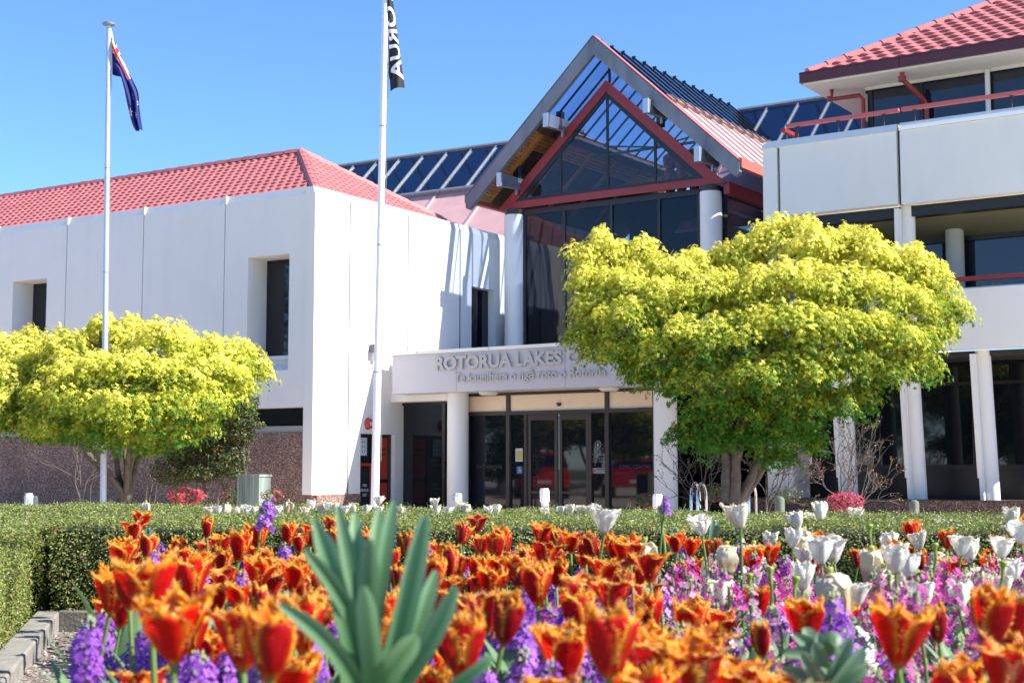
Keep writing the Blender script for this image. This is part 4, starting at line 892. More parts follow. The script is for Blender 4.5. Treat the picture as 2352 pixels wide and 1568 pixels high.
C = np.vstack(Cs); k = rng.random(len(C)) > .9; C[k] = (.22, .10, .03)
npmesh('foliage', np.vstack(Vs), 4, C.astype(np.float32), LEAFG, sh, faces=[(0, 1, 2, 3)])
mb = MB()
for i in range(12):
    a = b + [rng.uniform(-.5, .5), rng.uniform(-.2, .2), 0]; e = at(rng.uniform(420, 590), rng.uniform(920, 1050), 27.); mb.tube([a, (a + e) / 2 + rng.normal(0, .1, 3), e], [.03, .02, .008], 5)
mb.build('stems', TWIG, sh)
# climbing bare stems by the stone wall
# azaleas
def azalea(px, py, wpx, hpx, Y, label, nfl, nleaf, col_=(.75, .06, .10), col2=(.85, .16, .22), dens=1.):
    q = at(px, py, Y); k = Y / 3267.; root = thing('azalea_bush', (q[0], q[1], max(q[2] - hpx * k, 0)), label, 'flowering shrub')
    V, C = leafblob(None, q[0], q[1], q[2], wpx * k, wpx * k * .8, hpx * k, nleaf, .028, (.03, .06, .015), (.10, .13, .035), shell=.15)
    npmesh('leaves', V, 4, C.astype(np.float32), LEAFG, root, faces=[(0, 1, 2, 3)])
    n = nfl; d = rng.normal(0, 1, (n, 3)); d /= np.linalg.norm(d, axis=1, keepdims=True); d[:, 1] = -np.abs(d[:, 1])
    p = np.array(q) + d * np.array([wpx * k, wpx * k * .8, hpx * k]) * (.75 + .25 * rng.random((n, 1)))
    tm = [(0, 0, -.2)]; f = []
    for a in range(5):
        r_ = R(a * 72); s_ = len(tm); tm += [(math.cos(r_ - .5) * .6, math.sin(r_ - .5) * .6, .1), (math.cos(r_), math.sin(r_), .15), (math.cos(r_ + .5) * .6, math.sin(r_ + .5) * .6, .1)]; f.append((0, s_, s_ + 1, s_ + 2))
    V = scatter(p, d + rng.normal(0, .4, (n, 3)), np.array(tm), rng.uniform(.7, 1.2, n) * .028, rng.uniform(0, 6, n))
    npmesh('blossoms', V, len(tm), mixc(col_, col2, rng.random(n)).astype(np.float32), PETAL, root, faces=f)
    mb = MB()
    for i in range(9): mb.tube([np.array([q[0], q[1], max(q[2] - hpx * k, 0)]), p[i % n]], [.012, .004], 4)
    mb.build('stems', TWIG, root)
azalea(430, 1140, 46, 22, 22., 'pink azalea bush in flower below the dark shrub, right of the left flagpole', 210, 1500)
azalea(1938, 1152, 48, 26, 21., 'pink azalea bush in flower at the foot of the bare twiggy shrub', 230, 1200, (.60, .03, .12), (.85, .18, .30))
azalea(625, 1136, 28, 14, 23.5, 'sparse pink azalea right of the grey slatted box by the stone wall', 26, 500)
azalea(527, 1136, 18, 18, 23., 'small nearly flowerless azalea left of the grey slatted box', 8, 420)
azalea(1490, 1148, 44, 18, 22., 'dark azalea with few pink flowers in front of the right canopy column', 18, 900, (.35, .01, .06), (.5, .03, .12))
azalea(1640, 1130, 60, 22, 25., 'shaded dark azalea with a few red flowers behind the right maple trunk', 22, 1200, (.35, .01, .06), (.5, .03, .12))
azalea(1800, 1135, 46, 22, 24., 'leafy dark shrub without flowers between maple trunk and round-topped post', 1, 900)
# bare twiggy shrubs
def bare(px0, py0, Y, tips, label, seed, colm=TWIG, thick=.016):
    r2 = np.random.default_rng(seed); b = at(px0, py0, Y); b[2] = max(b[2] - .3, 0); root = thing('bare_shrub', b, label, 'shrub'); mb = MB(); buds = []
    def grow(p, d, ln, r, lev):
        q = p + d * ln; m = (p + q) / 2 + r2.normal(0, ln * .06, 3); mb.tube([p, m, q], [r, r * .85, r * .7], 4, cap=False)
        if lev == 0: buds.append(q); return
        for _ in range(r2.integers(2, 4)):
            nd = d + r2.normal(0, .45, 3); nd[2] += .08; nd /= np.linalg.norm(nd); grow(q, nd, ln * r2.uniform(.6, .85), r * .66, lev - 1)
    for (tx, ty) in tips:
        e = at(tx, ty, Y + r2.uniform(-.3, .3)); v = e - b; ln = np.linalg.norm(v); grow(b, v / ln, ln * .42, thick, 4)
    mb.build('stems', colm, root)
    n = len(buds); buds = np.array(buds); V = scatter(buds, r2.normal(0, 1, (n, 3)), LT, np.full(n, .035), r2.uniform(0, 6, n)); V2 = scatter(buds, r2.normal(0, 1, (n, 3)), LT, np.full(n, .03), r2.uniform(0, 6, n))
    npmesh('buds', np.vstack([V, V2]), 4, mixc((.14, .06, .035), (.22, .11, .06), r2.random(2 * n)).astype(np.float32), LEAFG, root, faces=[(0, 1, 2, 3)])
bare(1945, 1150, 21.5, [(1915, 1010), (1950, 990), (1985, 1000), (2020, 1060), (2030, 1100), (1900, 1080), (1975, 1060)], 'bare twiggy shrub with brown buds above the pink azalea', 3)
bare(1625, 1150, 24, [(1560, 1040), (1600, 1020), (1640, 1030), (1545, 1090), (1660, 1060)], 'bare dark shrub between the right canopy column and the maple trunk', 4)
bare(1760, 1150, 24.5, [(1790, 1040), (1820, 1050), (1850, 1075), (1880, 1080), (1760, 1060)], 'bare dark shrub right of the maple trunk, in front of the white fin columns', 5)
bare(190, 1150, 28.5, [(150, 1010), (180, 990), (210, 1000), (235, 1020)], 'thin bare shrub against the dark stone wall left of the flagpole', 6)
bare(345, 1150, 28.5, [(330, 1020), (360, 1000), (380, 1020)], 'thin bare shrub against the dark stone wall right of the maple trunk', 8)

# ---------------------------------------------------------------- FLAGPOLES, FLAGS
GALV = mat('galvanised_pole', (.50, .54, .62), .35, metal=.35, var=.1, scale=8, stretch=(1, 1, .15)); WPOLE = mat('white_painted_pole', (.74, .75, .80), .35, var=.05, scale=10)
def pole(px0, px1, ytop, Y, r0, r1, label, m, zmax=None):
    a = at(px0, 1150, Y); b_ = at(px1, ytop, Y); top = b_[2]; f = lambda z: a + (b_ - a) * ((z - a[2]) / (b_[2] - a[2]))
    if zmax: top = zmax
    root = thing('flagpole', (f(0)[0], Y, 0), label, 'flagpole'); mb = MB(); zz = np.linspace(-.05, top, 8)
    mb.tube([f(z) for z in zz], list(np.linspace(r0, r1, 8)), 20); mb.build('pole', m, root, smooth=True)
    c = f(top); MB().lathe(c, [(r1, -.02), (r1 * 2.6, 0.0), (r1 * 2.7, .03), (r1 * 1.2, .055), (.01, .06)], 20).build('truck_cap', STEEL, root, smooth=True)
    MB().lathe(f(0), [(.14, 0), (.14, .03), (r0 * 1.3, .05), (r0 * 1.2, .12)], 20).build('base_collar', STEEL, root, smooth=True)
    h = MB(); q0, q1 = f(1.2), f(top - .1); h.tube([q0 + [r0 + .02, -.02, 0], q1 + [r1 + .02, -.02, 0]], .004, 5); h.build('halyard', mat('halyard_rope', (.2, .2, .22), .8), root)
    for zb in (2.5, 4.4, 6.2):
        if zb < top: MB().tube([f(zb), f(zb + .012)], r0 * 1.06 - (r0 - r1) * zb / top, 16).build('joint_band', STEEL, root)
    return root, f
pl1, f1 = pole(237, 250, 58, 24., .055, .042, 'silver flagpole with the blue flag, left in front of the yellow maple', GALV)
pl2, f2 = pole(861, 885, 0, 21., .062, .045, 'taller white flagpole with the black flag, rising past the top of the photo', WPOLE, zmax=9.2)
def drape(Y, T, B, fold=.05, nf=3.0):
    T = np.array([at(x, y, Y) for x, y in T]); B = np.array([at(x, y, Y) for x, y in B])
    def cur(C, u):
        t = u * (len(C) - 1); i = min(int(t), len(C) - 2); f = t - i; p0 = C[max(i - 1, 0)]; p1 = C[i]; p2 = C[i + 1]; p3 = C[min(i + 2, len(C) - 1)]
        return .5 * (2 * p1 + (p2 - p0) * f + (2 * p0 - 5 * p1 + 4 * p2 - p3) * f * f + (3 * p1 - p0 - 3 * p2 + p3) * f ** 3)
    def P(u, v):
        a, b_ = cur(T, u), cur(B, u); p = b_ * (1 - v) + a * v; e = math.sin(math.pi * min(u * 4, 1) / 2)
        p = p.copy(); p[1] += e * (fold * math.sin(v * nf * 2 * math.pi + u * 2.) + .03 * math.sin(u * 9 + v * 4)); p[0] += e * .012 * math.cos(v * nf * 2 * math.pi + u * 2.); return p
    return P
def flagmesh(name, P, colf, nu, nv, m, root):
    mb = MB(); cols = []
    for j in range(nv + 1):
        for i in range(nu + 1): mb.v.append(tuple(P(i / nu, j / nv)))
    for j in range(nv):
        for i in range(nu): mb.f.append((j * (nu + 1) + i, j * (nu + 1) + i + 1, (j + 1) * (nu + 1) + i + 1, (j + 1) * (nu + 1) + i)); mb.m.append(0); cols.append(colf((i + .5) / nu, (j + .5) / nv))
    o = mb.build(name, m, root, smooth=True); a = o.data.color_attributes.new('Col', 'FLOAT_COLOR', 'CORNER'); arr = np.repeat(np.array([c + (1,) for c in cols], np.float32), 4, axis=0); a.data.foreach_set('color', arr.ravel()); return o
NB, RD, WH = (.008, .016, .16), (.62, .015, .02), (.8, .8, .82)
def nz(u, v):
    x, y = u * 2, v            # flag 2:1
    if x < 1 and y > .5:
        cx, cy = x - .5, (y - .75)
        if abs(cx) < .05 or abs(cy) < .05: return RD
        if abs(cx) < .085 or abs(cy) < .085: return WH
        d1 = abs(cx * .5 - cy) / 1.118; d2 = abs(cx * .5 + cy) / 1.118
        if min(d1, d2) < .017: return RD
        if min(d1, d2) < .05: return WH
        return NB
    for (sx, sy, r) in ((1.5, .82, .06), (1.5, .2, .07), (1.28, .56, .06), (1.70, .62, .05)):
        dx, dy = x - sx, y - sy; q = math.hypot(dx, dy); a = math.atan2(dx, dy); k = .5 + .5 * math.cos(5 * a); rr = r * (.42 + .58 * k ** 1.6)
        if q < rr * .62: return RD
        if q < rr * 1.15: return WH
    return NB
FLAGM = mat('flag_cloth', (.1, .1, .3), .7, attr='Col', transl=.22)
P1 = drape(24., [(257, 68), (262, 90), (278, 130), (300, 175), (318, 212), (322, 250), (328, 298)], [(258, 172), (262, 173), (276, 178), (284, 205), (292, 245), (302, 285), (314, 304)], .05, 2.2)
fg = thing('national_flag', f1(at(250, 70, 24.)[2]), 'drooping dark blue flag with red and white cross and red stars on the silver pole', 'flag')
flagmesh('cloth', P1, nz, 180, 90, FLAGM, fg)
MB().tube([P1(0, 0) + [-.02, 0, 0], P1(0, 1) + [-.02, 0, 0]], .012, 6).build('hoist_band', mat('white_webbing', (.75, .75, .75), .8), fg)
P2 = drape(21., [(889, -95), (894, -45), (901, 5), (908, 55), (915, 105), (922, 152), (929, 200)], [(886, -95), (885, -45), (884, 5), (885, 55), (890, 105), (893, 155), (897, 209)], .035, .9)
fg2 = thing('council_flag', f2(at(880, 60, 21.)[2]), 'drooping black flag with white lettering on the tall white pole', 'flag')
flagmesh('cloth', P2, lambda u, v: (.012, .014, .018), 60, 24, FLAGM, fg2)
# lettering on the black flag: a grid of the text, mirrored, reading up the fly
v_, f_ = text_geo('ROTORUA', 1.0, 0, .022); bmx = bmesh.new(); vs_ = [bmx.verts.new(p) for p in v_]
for q in f_:
    try: bmx.faces.new([vs_[i] for i in q])
    except ValueError: pass
bmesh.ops.triangulate(bmx, faces=bmx.faces[:])
for _ in range(3): bmesh.ops.subdivide_edges(bmx, edges=[e for e in bmx.edges if e.calc_length() > .12], cuts=1, use_grid_fill=False); bmesh.ops.triangulate(bmx, faces=bmx.faces[:])
tw0, tw1 = min(v.co.x for v in bmx.verts), max(v.co.x for v in bmx.verts)
mb = MB(); vv = []
for v in bmx.verts:
    u = -.02 + .95 * (v.co.x - tw0) / (tw1 - tw0); w2 = .97 - .83 * (v.co.y / .75)
    p = P2(min(max(u, 0.02), 1), min(max(w2, .02), .98)); p[1] -= .012; vv.append(p)
mb.add(vv, [tuple(v.index for v in f.verts) for f in bmx.faces]); bmx.free(); mb.build('flag_lettering', mat('flag_white_ink', (.75, .76, .80), .7), fg2)
MB().tube([P2(.9, 0) * [1, 1, 1], f2(at(866, 145, 21.)[2]) + [.06, -.02, 0]], .008, 5).build('tie_cord', BLACK, fg2)

# ---------------------------------------------------------------- SMALL YARD OBJECTS
def ob(name, px, ybot, Y): q = at(px, 1100, Y); return np.array([q[0], q[1], 0.])
def bollard(px, ytop, Y, r, m, label, rnd=False, lean=0.):
    p = ob('b', px, 0, Y); top = at(px, ytop, Y)[2]; root = thing('post' if rnd else 'bollard', p, label, 'bollard'); mb = MB()
    if rnd: mb.lathe(p, [(r, -.05), (r, top - r * .8), (r * .9, top - r * .4), (r * .6, top - r * .12), (r * .2, top)], 20); mb.build('body', m, root, smooth=True)
    else:
        q = p + [lean, 0, 0]
        mb.lathe(p, [(r * .9, -.05), (r * .88, top - .46), (r * .95, top - .44), (r * .95, top - .32), (r * .82, top - .30), (r * .78, top - .21), (r, top - .19), (r * .97, top - .03), (r * .8, top)], 10)
        for i, (x, y, z) in enumerate(mb.v): mb.v[i] = (x + lean * z, y, z)
        mb.build('body', m, root)
    return root
WB = mat('white_bollard_paint', (.78, .79, .80), .55, var=.06, scale=12, stain=.12); RB_ = mat('flaking_bollard_paint', (.42, .47, .47), .7, var=.55, scale=16); RP = mat('treated_round_post', (.13, .15, .11), .85, var=.35, scale=10, bump=.6, bscale=30, stretch=(1, 1, .1))
bollard(67, 1132, 17., .055, RB_, 'short grey-white bollard beyond the hedge at the far left')
bollard(1050, 1132, 21., .075, RB_, 'flaking grey-green bollard in front of the left canopy column')
bollard(1254, 1121, 21., .072, WB, 'white banded bollard leaning slightly in front of the entrance doors', lean=-.03)
bollard(1510, 1134, 21., .075, WB, 'white bollard in front of the right canopy column')
bollard(1790, 1139, 18., .062, RP, 'round-topped timber post right of the maple trunk', True)
bollard(2098, 1147, 18., .062, RP, 'round-topped timber post in front of the dark planter wall', True)
bollard(80, 1137, 19., .05, mat('dark_post_paint', (.05, .06, .07), .7), 'dark slim post just behind the grey-white bollard at far left', True)
# slatted box
p = at(571, 1100, 24.); BX = Frame(p[0], p[1], 20); root = thing('slatted_box', BX.p(0, 0, 0), 'grey vertical-slatted utility box in front of the stone wall', 'utility box')
zt = at(571, 1089, 24.)[2]; SLAT = mat('grey_green_slats', (.20, .24, .21), .85, var=.45, scale=9, stretch=(1, 1, .08), stain=.3)
MB().box(BX, -.19, .19, .0, .36, -.05, zt - .05).build('inner_box', mat('box_dark', (.03, .035, .03), .9), root)
mb = MB(); s = -.205
while s < .19: mb.box(BX, s, s + .042, -.02, .0, -.05, zt - .04); s += .047
t = .0
while t < .36: mb.box(BX, .19, .21, t, t + .042, -.05, zt - .04); t += .047
mb.build('slats', SLAT, root); MB().box(BX, -.225, .225, -.035, .39, zt - .04, zt).build('lid', SLAT, root)
# chrome bicycle hoops
CHR = mat('polished_steel', (.7, .7, .7), .12, metal=1.)
for px, Y, lab in ((1597, 24.3, 'polished steel bicycle hoop left of the maple trunk'), (1612, 23.6, 'nearer polished steel bicycle hoop beside the maple trunk'), (1728, 24.8, 'polished steel bicycle hoop glimpsed right of the maple trunk')):
    c = at(px, 1100, Y); root = thing('bike_hoop', (c[0], c[1], 0), lab, 'bike rack', 'steel bicycle hoops'); mb = MB(); a0 = Vector((.35, .9, 0)).normalized()
    pts = [np.array([c[0], c[1], 0]) + np.array([a0.x, a0.y, 0]) * .3 * math.cos(R(180 - k * 15)) + np.array([0, 0, .55 + .3 * math.sin(R(k * 15))]) for k in range(13)]
    pts = [pts[0] * [1, 1, 0]] + pts + [pts[-1] * [1, 1, 0]]; mb.tube(pts, .025, 10); mb.build('tube', CHR, root, smooth=True)
# ---------------------------------------------------------------- FLOWERS
rs = np.random.default_rng(21)
def grid_mesh(name, patches, m):
    """patches: list of (V (a,b,3), C (a,b,3)) or (verts, faces, cols)"""
    v, f, c = [], [], []
    for p in patches:
        b = len(v)
        if len(p) == 2:
            V, C = p; a, n = V.shape[:2]; v += V.reshape(-1, 3).tolist(); c += C.reshape(-1, 3).tolist()
            f += [(b + i * n + j, b + i * n + j + 1, b + (i + 1) * n + j + 1, b + (i + 1) * n + j) for i in range(a - 1) for j in range(n - 1)]
        else: v += [tuple(x) for x in p[0]]; f += [tuple(b + i for i in q) for q in p[1]]; c += [tuple(x) for x in p[2]]
    me = bpy.data.meshes.new(name); me.from_pydata(v, [], f); me.materials.append(m); me.polygons.foreach_set('use_smooth', [True] * len(f))
    a = me.color_attributes.new('Col', 'FLOAT_COLOR', 'POINT'); cc = np.ones((len(v), 4), np.float32); cc[:, :3] = np.array(c); a.data.foreach_set('color', cc.ravel()); me.update(); return me
def petal(r2, a0, hh, R0, opn, curl, core, edge, pale, fringe, tipc, width=54., NV=13, NU=13, wob=.06):
    v = np.linspace(0, 1, NV)[:, None]; u = np.linspace(-1, 1, NU)[None, :]
    prof = R0 * (.16 + .84 * np.sin(np.minimum(v * 1.55, 1.57)) ** .8) + opn * R0 * v ** 2.2 * (1 + curl * np.maximum(v - .75, 0) * 4)
    wv = (1 - np.abs(2 * np.clip(v, 0, 1) - 1) ** 2.3) ** .55; wv = np.where(v > .98, .12, wv); wv = np.where(v < .02, .28, wv)
    ph = R(a0) + R(width) * wv * u; rad = prof * (1 - .12 * (u ** 2) * (.3 + v)) + wob * R0 * np.sin(u * 5 + r2.uniform(0, 6)) * v
    x, y = rad * np.cos(ph), rad * np.sin(ph); z = hh * (v + .0 * u) * (1 - .06 * u ** 2) + .0 * v
    z = z - curl * hh * .25 * np.maximum(v - .8, 0) * 5 * (1 if curl > 0 else 0); V = np.stack([x, y, z + 0 * x], 2)
    V += r2.normal(0, .0009 + wob * .006, V.shape) * v[:, :, None]
    e = np.maximum(np.abs(u) ** 6.5 * (.35 + .65 * v), np.maximum(v - .84, 0) / .16) * np.clip(v * 3, 0, 1); e = np.clip(e + 0 * u, 0, 1)[:, :, None]
    st = (.75 + .35 * np.abs(np.sin(u * 9 + r2.uniform(0, 3))))[:, :, None]
    base = np.clip(1 - v / .12, 0, 1)[:, :, None] * np.ones_like(u)[:, :, None]
    C = np.array(core) * st * (1 - e) + np.array(edge) * e; C = C * (1 - base) + np.array([.5, .32, .04]) * base; out = [(V, C)]
    if fringe > 0:
        fv, ff, fc = [], [], []
        idx = [(i, 0) for i in range(3, NV)] + [(NV - 1, j) for j in range(NU)] + [(i, NU - 1) for i in range(NV - 1, 2, -1)]
        for k in range(len(idx) - 1):
            A, B = V[idx[k]], V[idx[k + 1]]; mid = (A + B) / 2; ctr = V[max(idx[k][0] - 2, 0), NU // 2]; d = mid - ctr; d /= np.linalg.norm(d) + 1e-6
            for s_ in range(3):
                p0 = A + (B - A) * s_ / 3; p1 = A + (B - A) * (s_ + 1) / 3; L_ = fringe * r2.uniform(.3, 1.5); tip = (p0 + p1) / 2 + d * L_ + r2.normal(0, fringe * .35, 3)
                b = len(fv); fv += [p0, p1, tip]; ff.append((b, b + 1, b + 2)); cc = np.array(edge) * r2.uniform(.85, 1.1); tp = np.array(pale) if r2.random() < .55 else cc; fc += [cc, cc, tp]
        out.append((fv, ff, fc))
    return out
def stemset(name, h, r=.0032, c=(.16, .26, .06)):
    pass
def bloom(kind, seed):
    r2 = np.random.default_rng(seed); P = []
    orange = np.array([1.0, .52, .035]) * r2.uniform(.9, 1.05); pale = (.85, .62, .40)
    if kind == 'closed': core, R0, o, cu, fr, wd = (.34, .003, .012), .0235, -.35, 0, .0030, 60
    elif kind == 'half': core, R0, o, cu, fr, wd = (.50, .003, .005), .0265, .0, 0, .0046, 57
    elif kind == 'wide': core, R0, o, cu, fr, wd = (.56, .005, .004), .0275, .36, 0, .0050, 52
    elif kind == 'ragged': core, R0, o, cu, fr, wd = (.46, .006, .008), .0265, .30, .6, .0060, 50
    elif kind == 'cup': core, R0, o, cu, fr, wd = (.90, .87, .78), .029, -.12, .2, 0, 64
    elif kind == 'open': core, R0, o, cu, fr, wd = (.90, .88, .80), .029, .22, .7, 0, 60
    elif kind == 'frill': core, R0, o, cu, fr, wd = (.88, .83, .70), .029, .02, .8, .0025, 62
    white = kind in ('cup', 'open', 'frill')
    hh = .066 if not white else .064
    for k in range(6):
        inner = k % 2; a = k * 60 + r2.normal(0, 7); R_ = R0 * (.86 if inner else 1.); h_ = hh * r2.uniform(.9, 1.06) * (1.05 if inner else 1)
        cc = np.array(core) * r2.uniform(.8, 1.2) * (np.array([1.15, 1.6, 1.0]) if (inner and not white) else 1)
        eg = orange if not white else np.array([.88, .78, .58]) * r2.uniform(.9, 1.05)
        if kind == 'ragged' and r2.random() < .4: eg = eg * .5 + np.array([.8, .5, .35]) * .5
        P += petal(r2, a, h_, R_, o * r2.uniform(.6, 1.4) + r2.normal(0, .06), cu * r2.uniform(.3, 1.4) if cu else 0, cc, eg, pale if not white else (.8, .74, .6), fr, None, wd, wob=.05 if not white else .12)
        if not white and fr and r2.random() < .9:   # orange inner face patch: broad frilled margin folded inwards
            pass
    # stamens
    return grid_mesh('bloom', P, WPET if white else TPETAL)
def wilted(seed):
    r2 = np.random.default_rng(seed); P = []
    for k in range(r2.integers(4, 7)):
        a = k * 65 + r2.normal(0, 20); n = 8; t = np.linspace(0, 1, n); ln = r2.uniform(.05, .085); w_ = .010 + .010 * np.sin(t * 3.0)
        out = r2.uniform(.012, .03); d = np.array([math.cos(R(a)), math.sin(R(a)), 0]); s_ = np.array([-d[1], d[0], 0])
        c = d[None, :] * (out * np.sin(t * 2.2))[:, None] + np.array([0, 0, 1.])[None, :] * (.045 + .012 * np.sin(t * 3) - ln * t ** 1.6)[:, None] + r2.normal(0, .0025, (n, 3))
        V = np.stack([c - s_ * w_[:, None], c + d * .003, c + s_ * w_[:, None]], 1); V += r2.normal(0, .0018, V.shape)
        C = np.tile(np.array([.74, .68, .50]) * r2.uniform(.75, 1.05), (n, 3, 1)); C[-2:] = (.55, .42, .24); P.append((V, C))
    P.append((np.array([[[math.cos(q) * r_, math.sin(q) * r_, z] for q in np.linspace(0, 6.283, 8)] for r_, z in ((.004, .03), (.0045, .05), (.008, .056), (.007, .062), (.0005, .063))]), np.tile([.45, .5, .1], (5, 8, 1))))
    return grid_mesh('bloom', P, WPET)
def podmesh():
    return grid_mesh('seed_pod', [(np.array([[[math.cos(q) * r_, math.sin(q) * r_, z] for q in np.linspace(0, 6.283, 9)] for r_, z in ((.0035, 0), (.0042, .02), (.006, .028), (.0095, .033), (.0085, .038), (.0005, .039))]), np.tile([.33, .42, .07], (6, 9, 1)))], GREENL)
def blade(r2, base, d, ln, w_, bend, ca, cb, n=8, fold=.35, up=1.):
    t = np.linspace(0, 1, n)[:, None]; d = np.array(d, float); d[2] = 0; d /= np.linalg.norm(d) + 1e-9; s_ = np.array([-d[1], d[0], 0])
    c = np.array(base)[None] + d[None] * (ln * (.12 * t + bend * t ** 2)) + np.array([0, 0, 1.])[None] * (ln * up * (t - bend * .45 * t ** 3)); w = w_ * np.sin(np.pi * np.clip(t * .92 + .06, 0, 1)) ** .75
    V = np.stack([c - s_ * w + d * w * fold, c - s_ * w * .5 + d * w * fold * .25, c, c + s_ * w * .5 + d * w * fold * .25, c + s_ * w + d * w * fold], 1)
    V = V + (r2.normal(0, w_ * .03, V.shape)); f = np.clip(t + 0 * t, 0, 1)[:, :, None] * np.ones((1, 5, 1)); return V, np.array(ca) * (1 - f) + np.array(cb) * f
VAR = {}
for kind in ('closed', 'half', 'wide', 'ragged', 'cup', 'open', 'frill'): VAR[kind] = [bloom(kind, 100 + 7 * i + len(kind)) for i in range(4)]
VAR['wilted'] = [wilted(300 + i) for i in range(6)]; VAR['pod'] = [podmesh()]
STEMS = {}; LEAVES = []
def unitstem(i):
    r2 = np.random.default_rng(500 + i); t = np.linspace(0, 1, 8); bx, by = r2.normal(0, .02, 2)
    V = np.array([[[bx * math.sin(q_ * 3.14) + math.cos(q) * .0034 , by * math.sin(q_ * 3.14) + math.sin(q) * .0034, q_] for q in np.linspace(0, 6.283, 7)] for q_ in t]); return grid_mesh('stem', [(V, np.tile([.17, .27, .06], (8, 7, 1)))], GREENL)
USTEM = [unitstem(i) for i in range(4)]
for i in range(6):
    r2 = np.random.default_rng(600 + i); P = []
    for k in range(1): a = r2.uniform(0, 6.28); P.append(blade(r2, (0, 0, 0), (math.cos(a), math.sin(a), 0), r2.uniform(.22, .32), r2.uniform(.014, .024), r2.uniform(.1, .4), (.08, .17, .06), (.15, .27, .12)))
    LEAVES.append(grid_mesh('leaf', P, GREENL))
LOOK = {'closed': 'closed dark red tulip with thin orange edges', 'half': 'half-open red tulip with fringed orange edges', 'wide': 'wide-open orange and red fringed tulip', 'ragged': 'ragged fading orange-red fringed tulip',
        'cup': 'cream-white cup-shaped tulip', 'open': 'white tulip with petals splayed open', 'frill': 'frilled cream tulip with browning edges', 'wilted': 'wilted cream tulip with hanging petals', 'pod': 'bare green tulip seed head'}
FL_ALL = []
def tulip(kind, x, y, ztop, size=None, zb=None, second=False):
    zb = SOILZ - .01 if zb is None else zb; vs = VAR[kind]; me = vs[rs.integers(len(vs))]; hgt = {'wilted': .063, 'pod': .039}.get(kind, .066 if kind in ('closed', 'half', 'wide', 'ragged') else .064); sc = (size or hgt) / hgt
    root = thing('tulip', (x, y, zb), '', 'tulip', 'white tulips' if kind in ('cup', 'open', 'frill', 'wilted', 'pod') else 'red and orange fringed tulips')
    h = ztop - hgt * sc - zb; tilt = rs.normal(0, .09, 2)
    st = bpy.data.objects.new('stem', USTEM[rs.integers(4)]); col.objects.link(st); st.parent = root; st.scale = (max(sc, .8), max(sc, .8), h + .004)
    rot = rs.uniform(0, 6.28)
    b = bpy.data.objects.new('seed_head' if kind == 'pod' else 'bloom', me); col.objects.link(b); b.parent = root; b.location = (0, 0, h); b.scale = (sc, sc, sc); b.rotation_euler = (tilt[0], tilt[1], rot)
    for q in range(3 if y < 2.6 else 2):
        lf = bpy.data.objects.new('leaf', LEAVES[rs.integers(6)]); col.objects.link(lf); lf.parent = root; lf.rotation_euler = (0, 0, rs.uniform(0, 6.28)); k = rs.uniform(.75, 1.15) * (1.2 if y < 2.6 else 1); lf.scale = (k, k, k * rs.uniform(.9, 1.1))
    px, py = proj((x, y, ztop)); FL_ALL.append(dict(o=root, kind=kind, px=px, y=y, grp='white' if kind in ('cup', 'open', 'frill', 'wilted', 'pod') else 'red')); return root
placed = []
def tpx(kind, px, y0, y1, h=.072):
    Y = 3267. * h / (y1 - y0); q = at(px, y0, Y); placed.append((q[0], Y)); tulip(kind, q[0], Y, q[2], size=h)
# tulips that stand out in the photo
for a in [('wide', 405, 1365, 1520), ('wide', 255, 1312, 1408), ('half', 300, 1292, 1400), ('wide', 350, 1285, 1420), ('ragged', 560, 1385, 1540), ('half', 625, 1395, 1560), ('half', 700, 1370, 1500), ('closed', 735, 1350, 1440), ('half', 1061, 1411, 1555), ('closed', 1155, 1358, 1478), ('ragged', 1120, 1345, 1450), ('half', 1235, 1298, 1391), ('closed', 1205, 1300, 1385), ('half', 1331, 1358, 1461), ('wide', 1298, 1444, 1572),
          ('half', 1398, 1395, 1558), ('closed', 1438, 1436, 1560), ('half', 1495, 1362, 1451), ('ragged', 1520, 1455, 1590), ('wide', 1589, 1381, 1474), ('ragged', 1650, 1391, 1475), ('ragged', 1600, 1455, 1600), ('wide', 1850, 1378, 1480), ('wide', 1935, 1385, 1460), ('wide', 2058, 1391, 1530), ('half', 2270, 1354, 1487), ('wide', 2325, 1365, 1480), ('ragged', 2300, 1458, 1600), ('closed', 1131, 1262, 1322), ('half', 422, 1205, 1245), ('closed', 1400, 1223, 1275), ('half', 1410, 1232, 1290), ('closed', 1085, 1320, 1380), ('half', 1020, 1330, 1400), ('ragged', 1385, 1440, 1500), ('wide', 980, 1480, 1580), ('ragged', 1700, 1500, 1640), ('ragged', 1800, 1530, 1680), ('wide', 1480, 1530, 1690), ('half', 2180, 1540, 1690), ('wide', 650, 1500, 1640), ('ragged', 1270, 1540, 1690)]: tpx(*a)
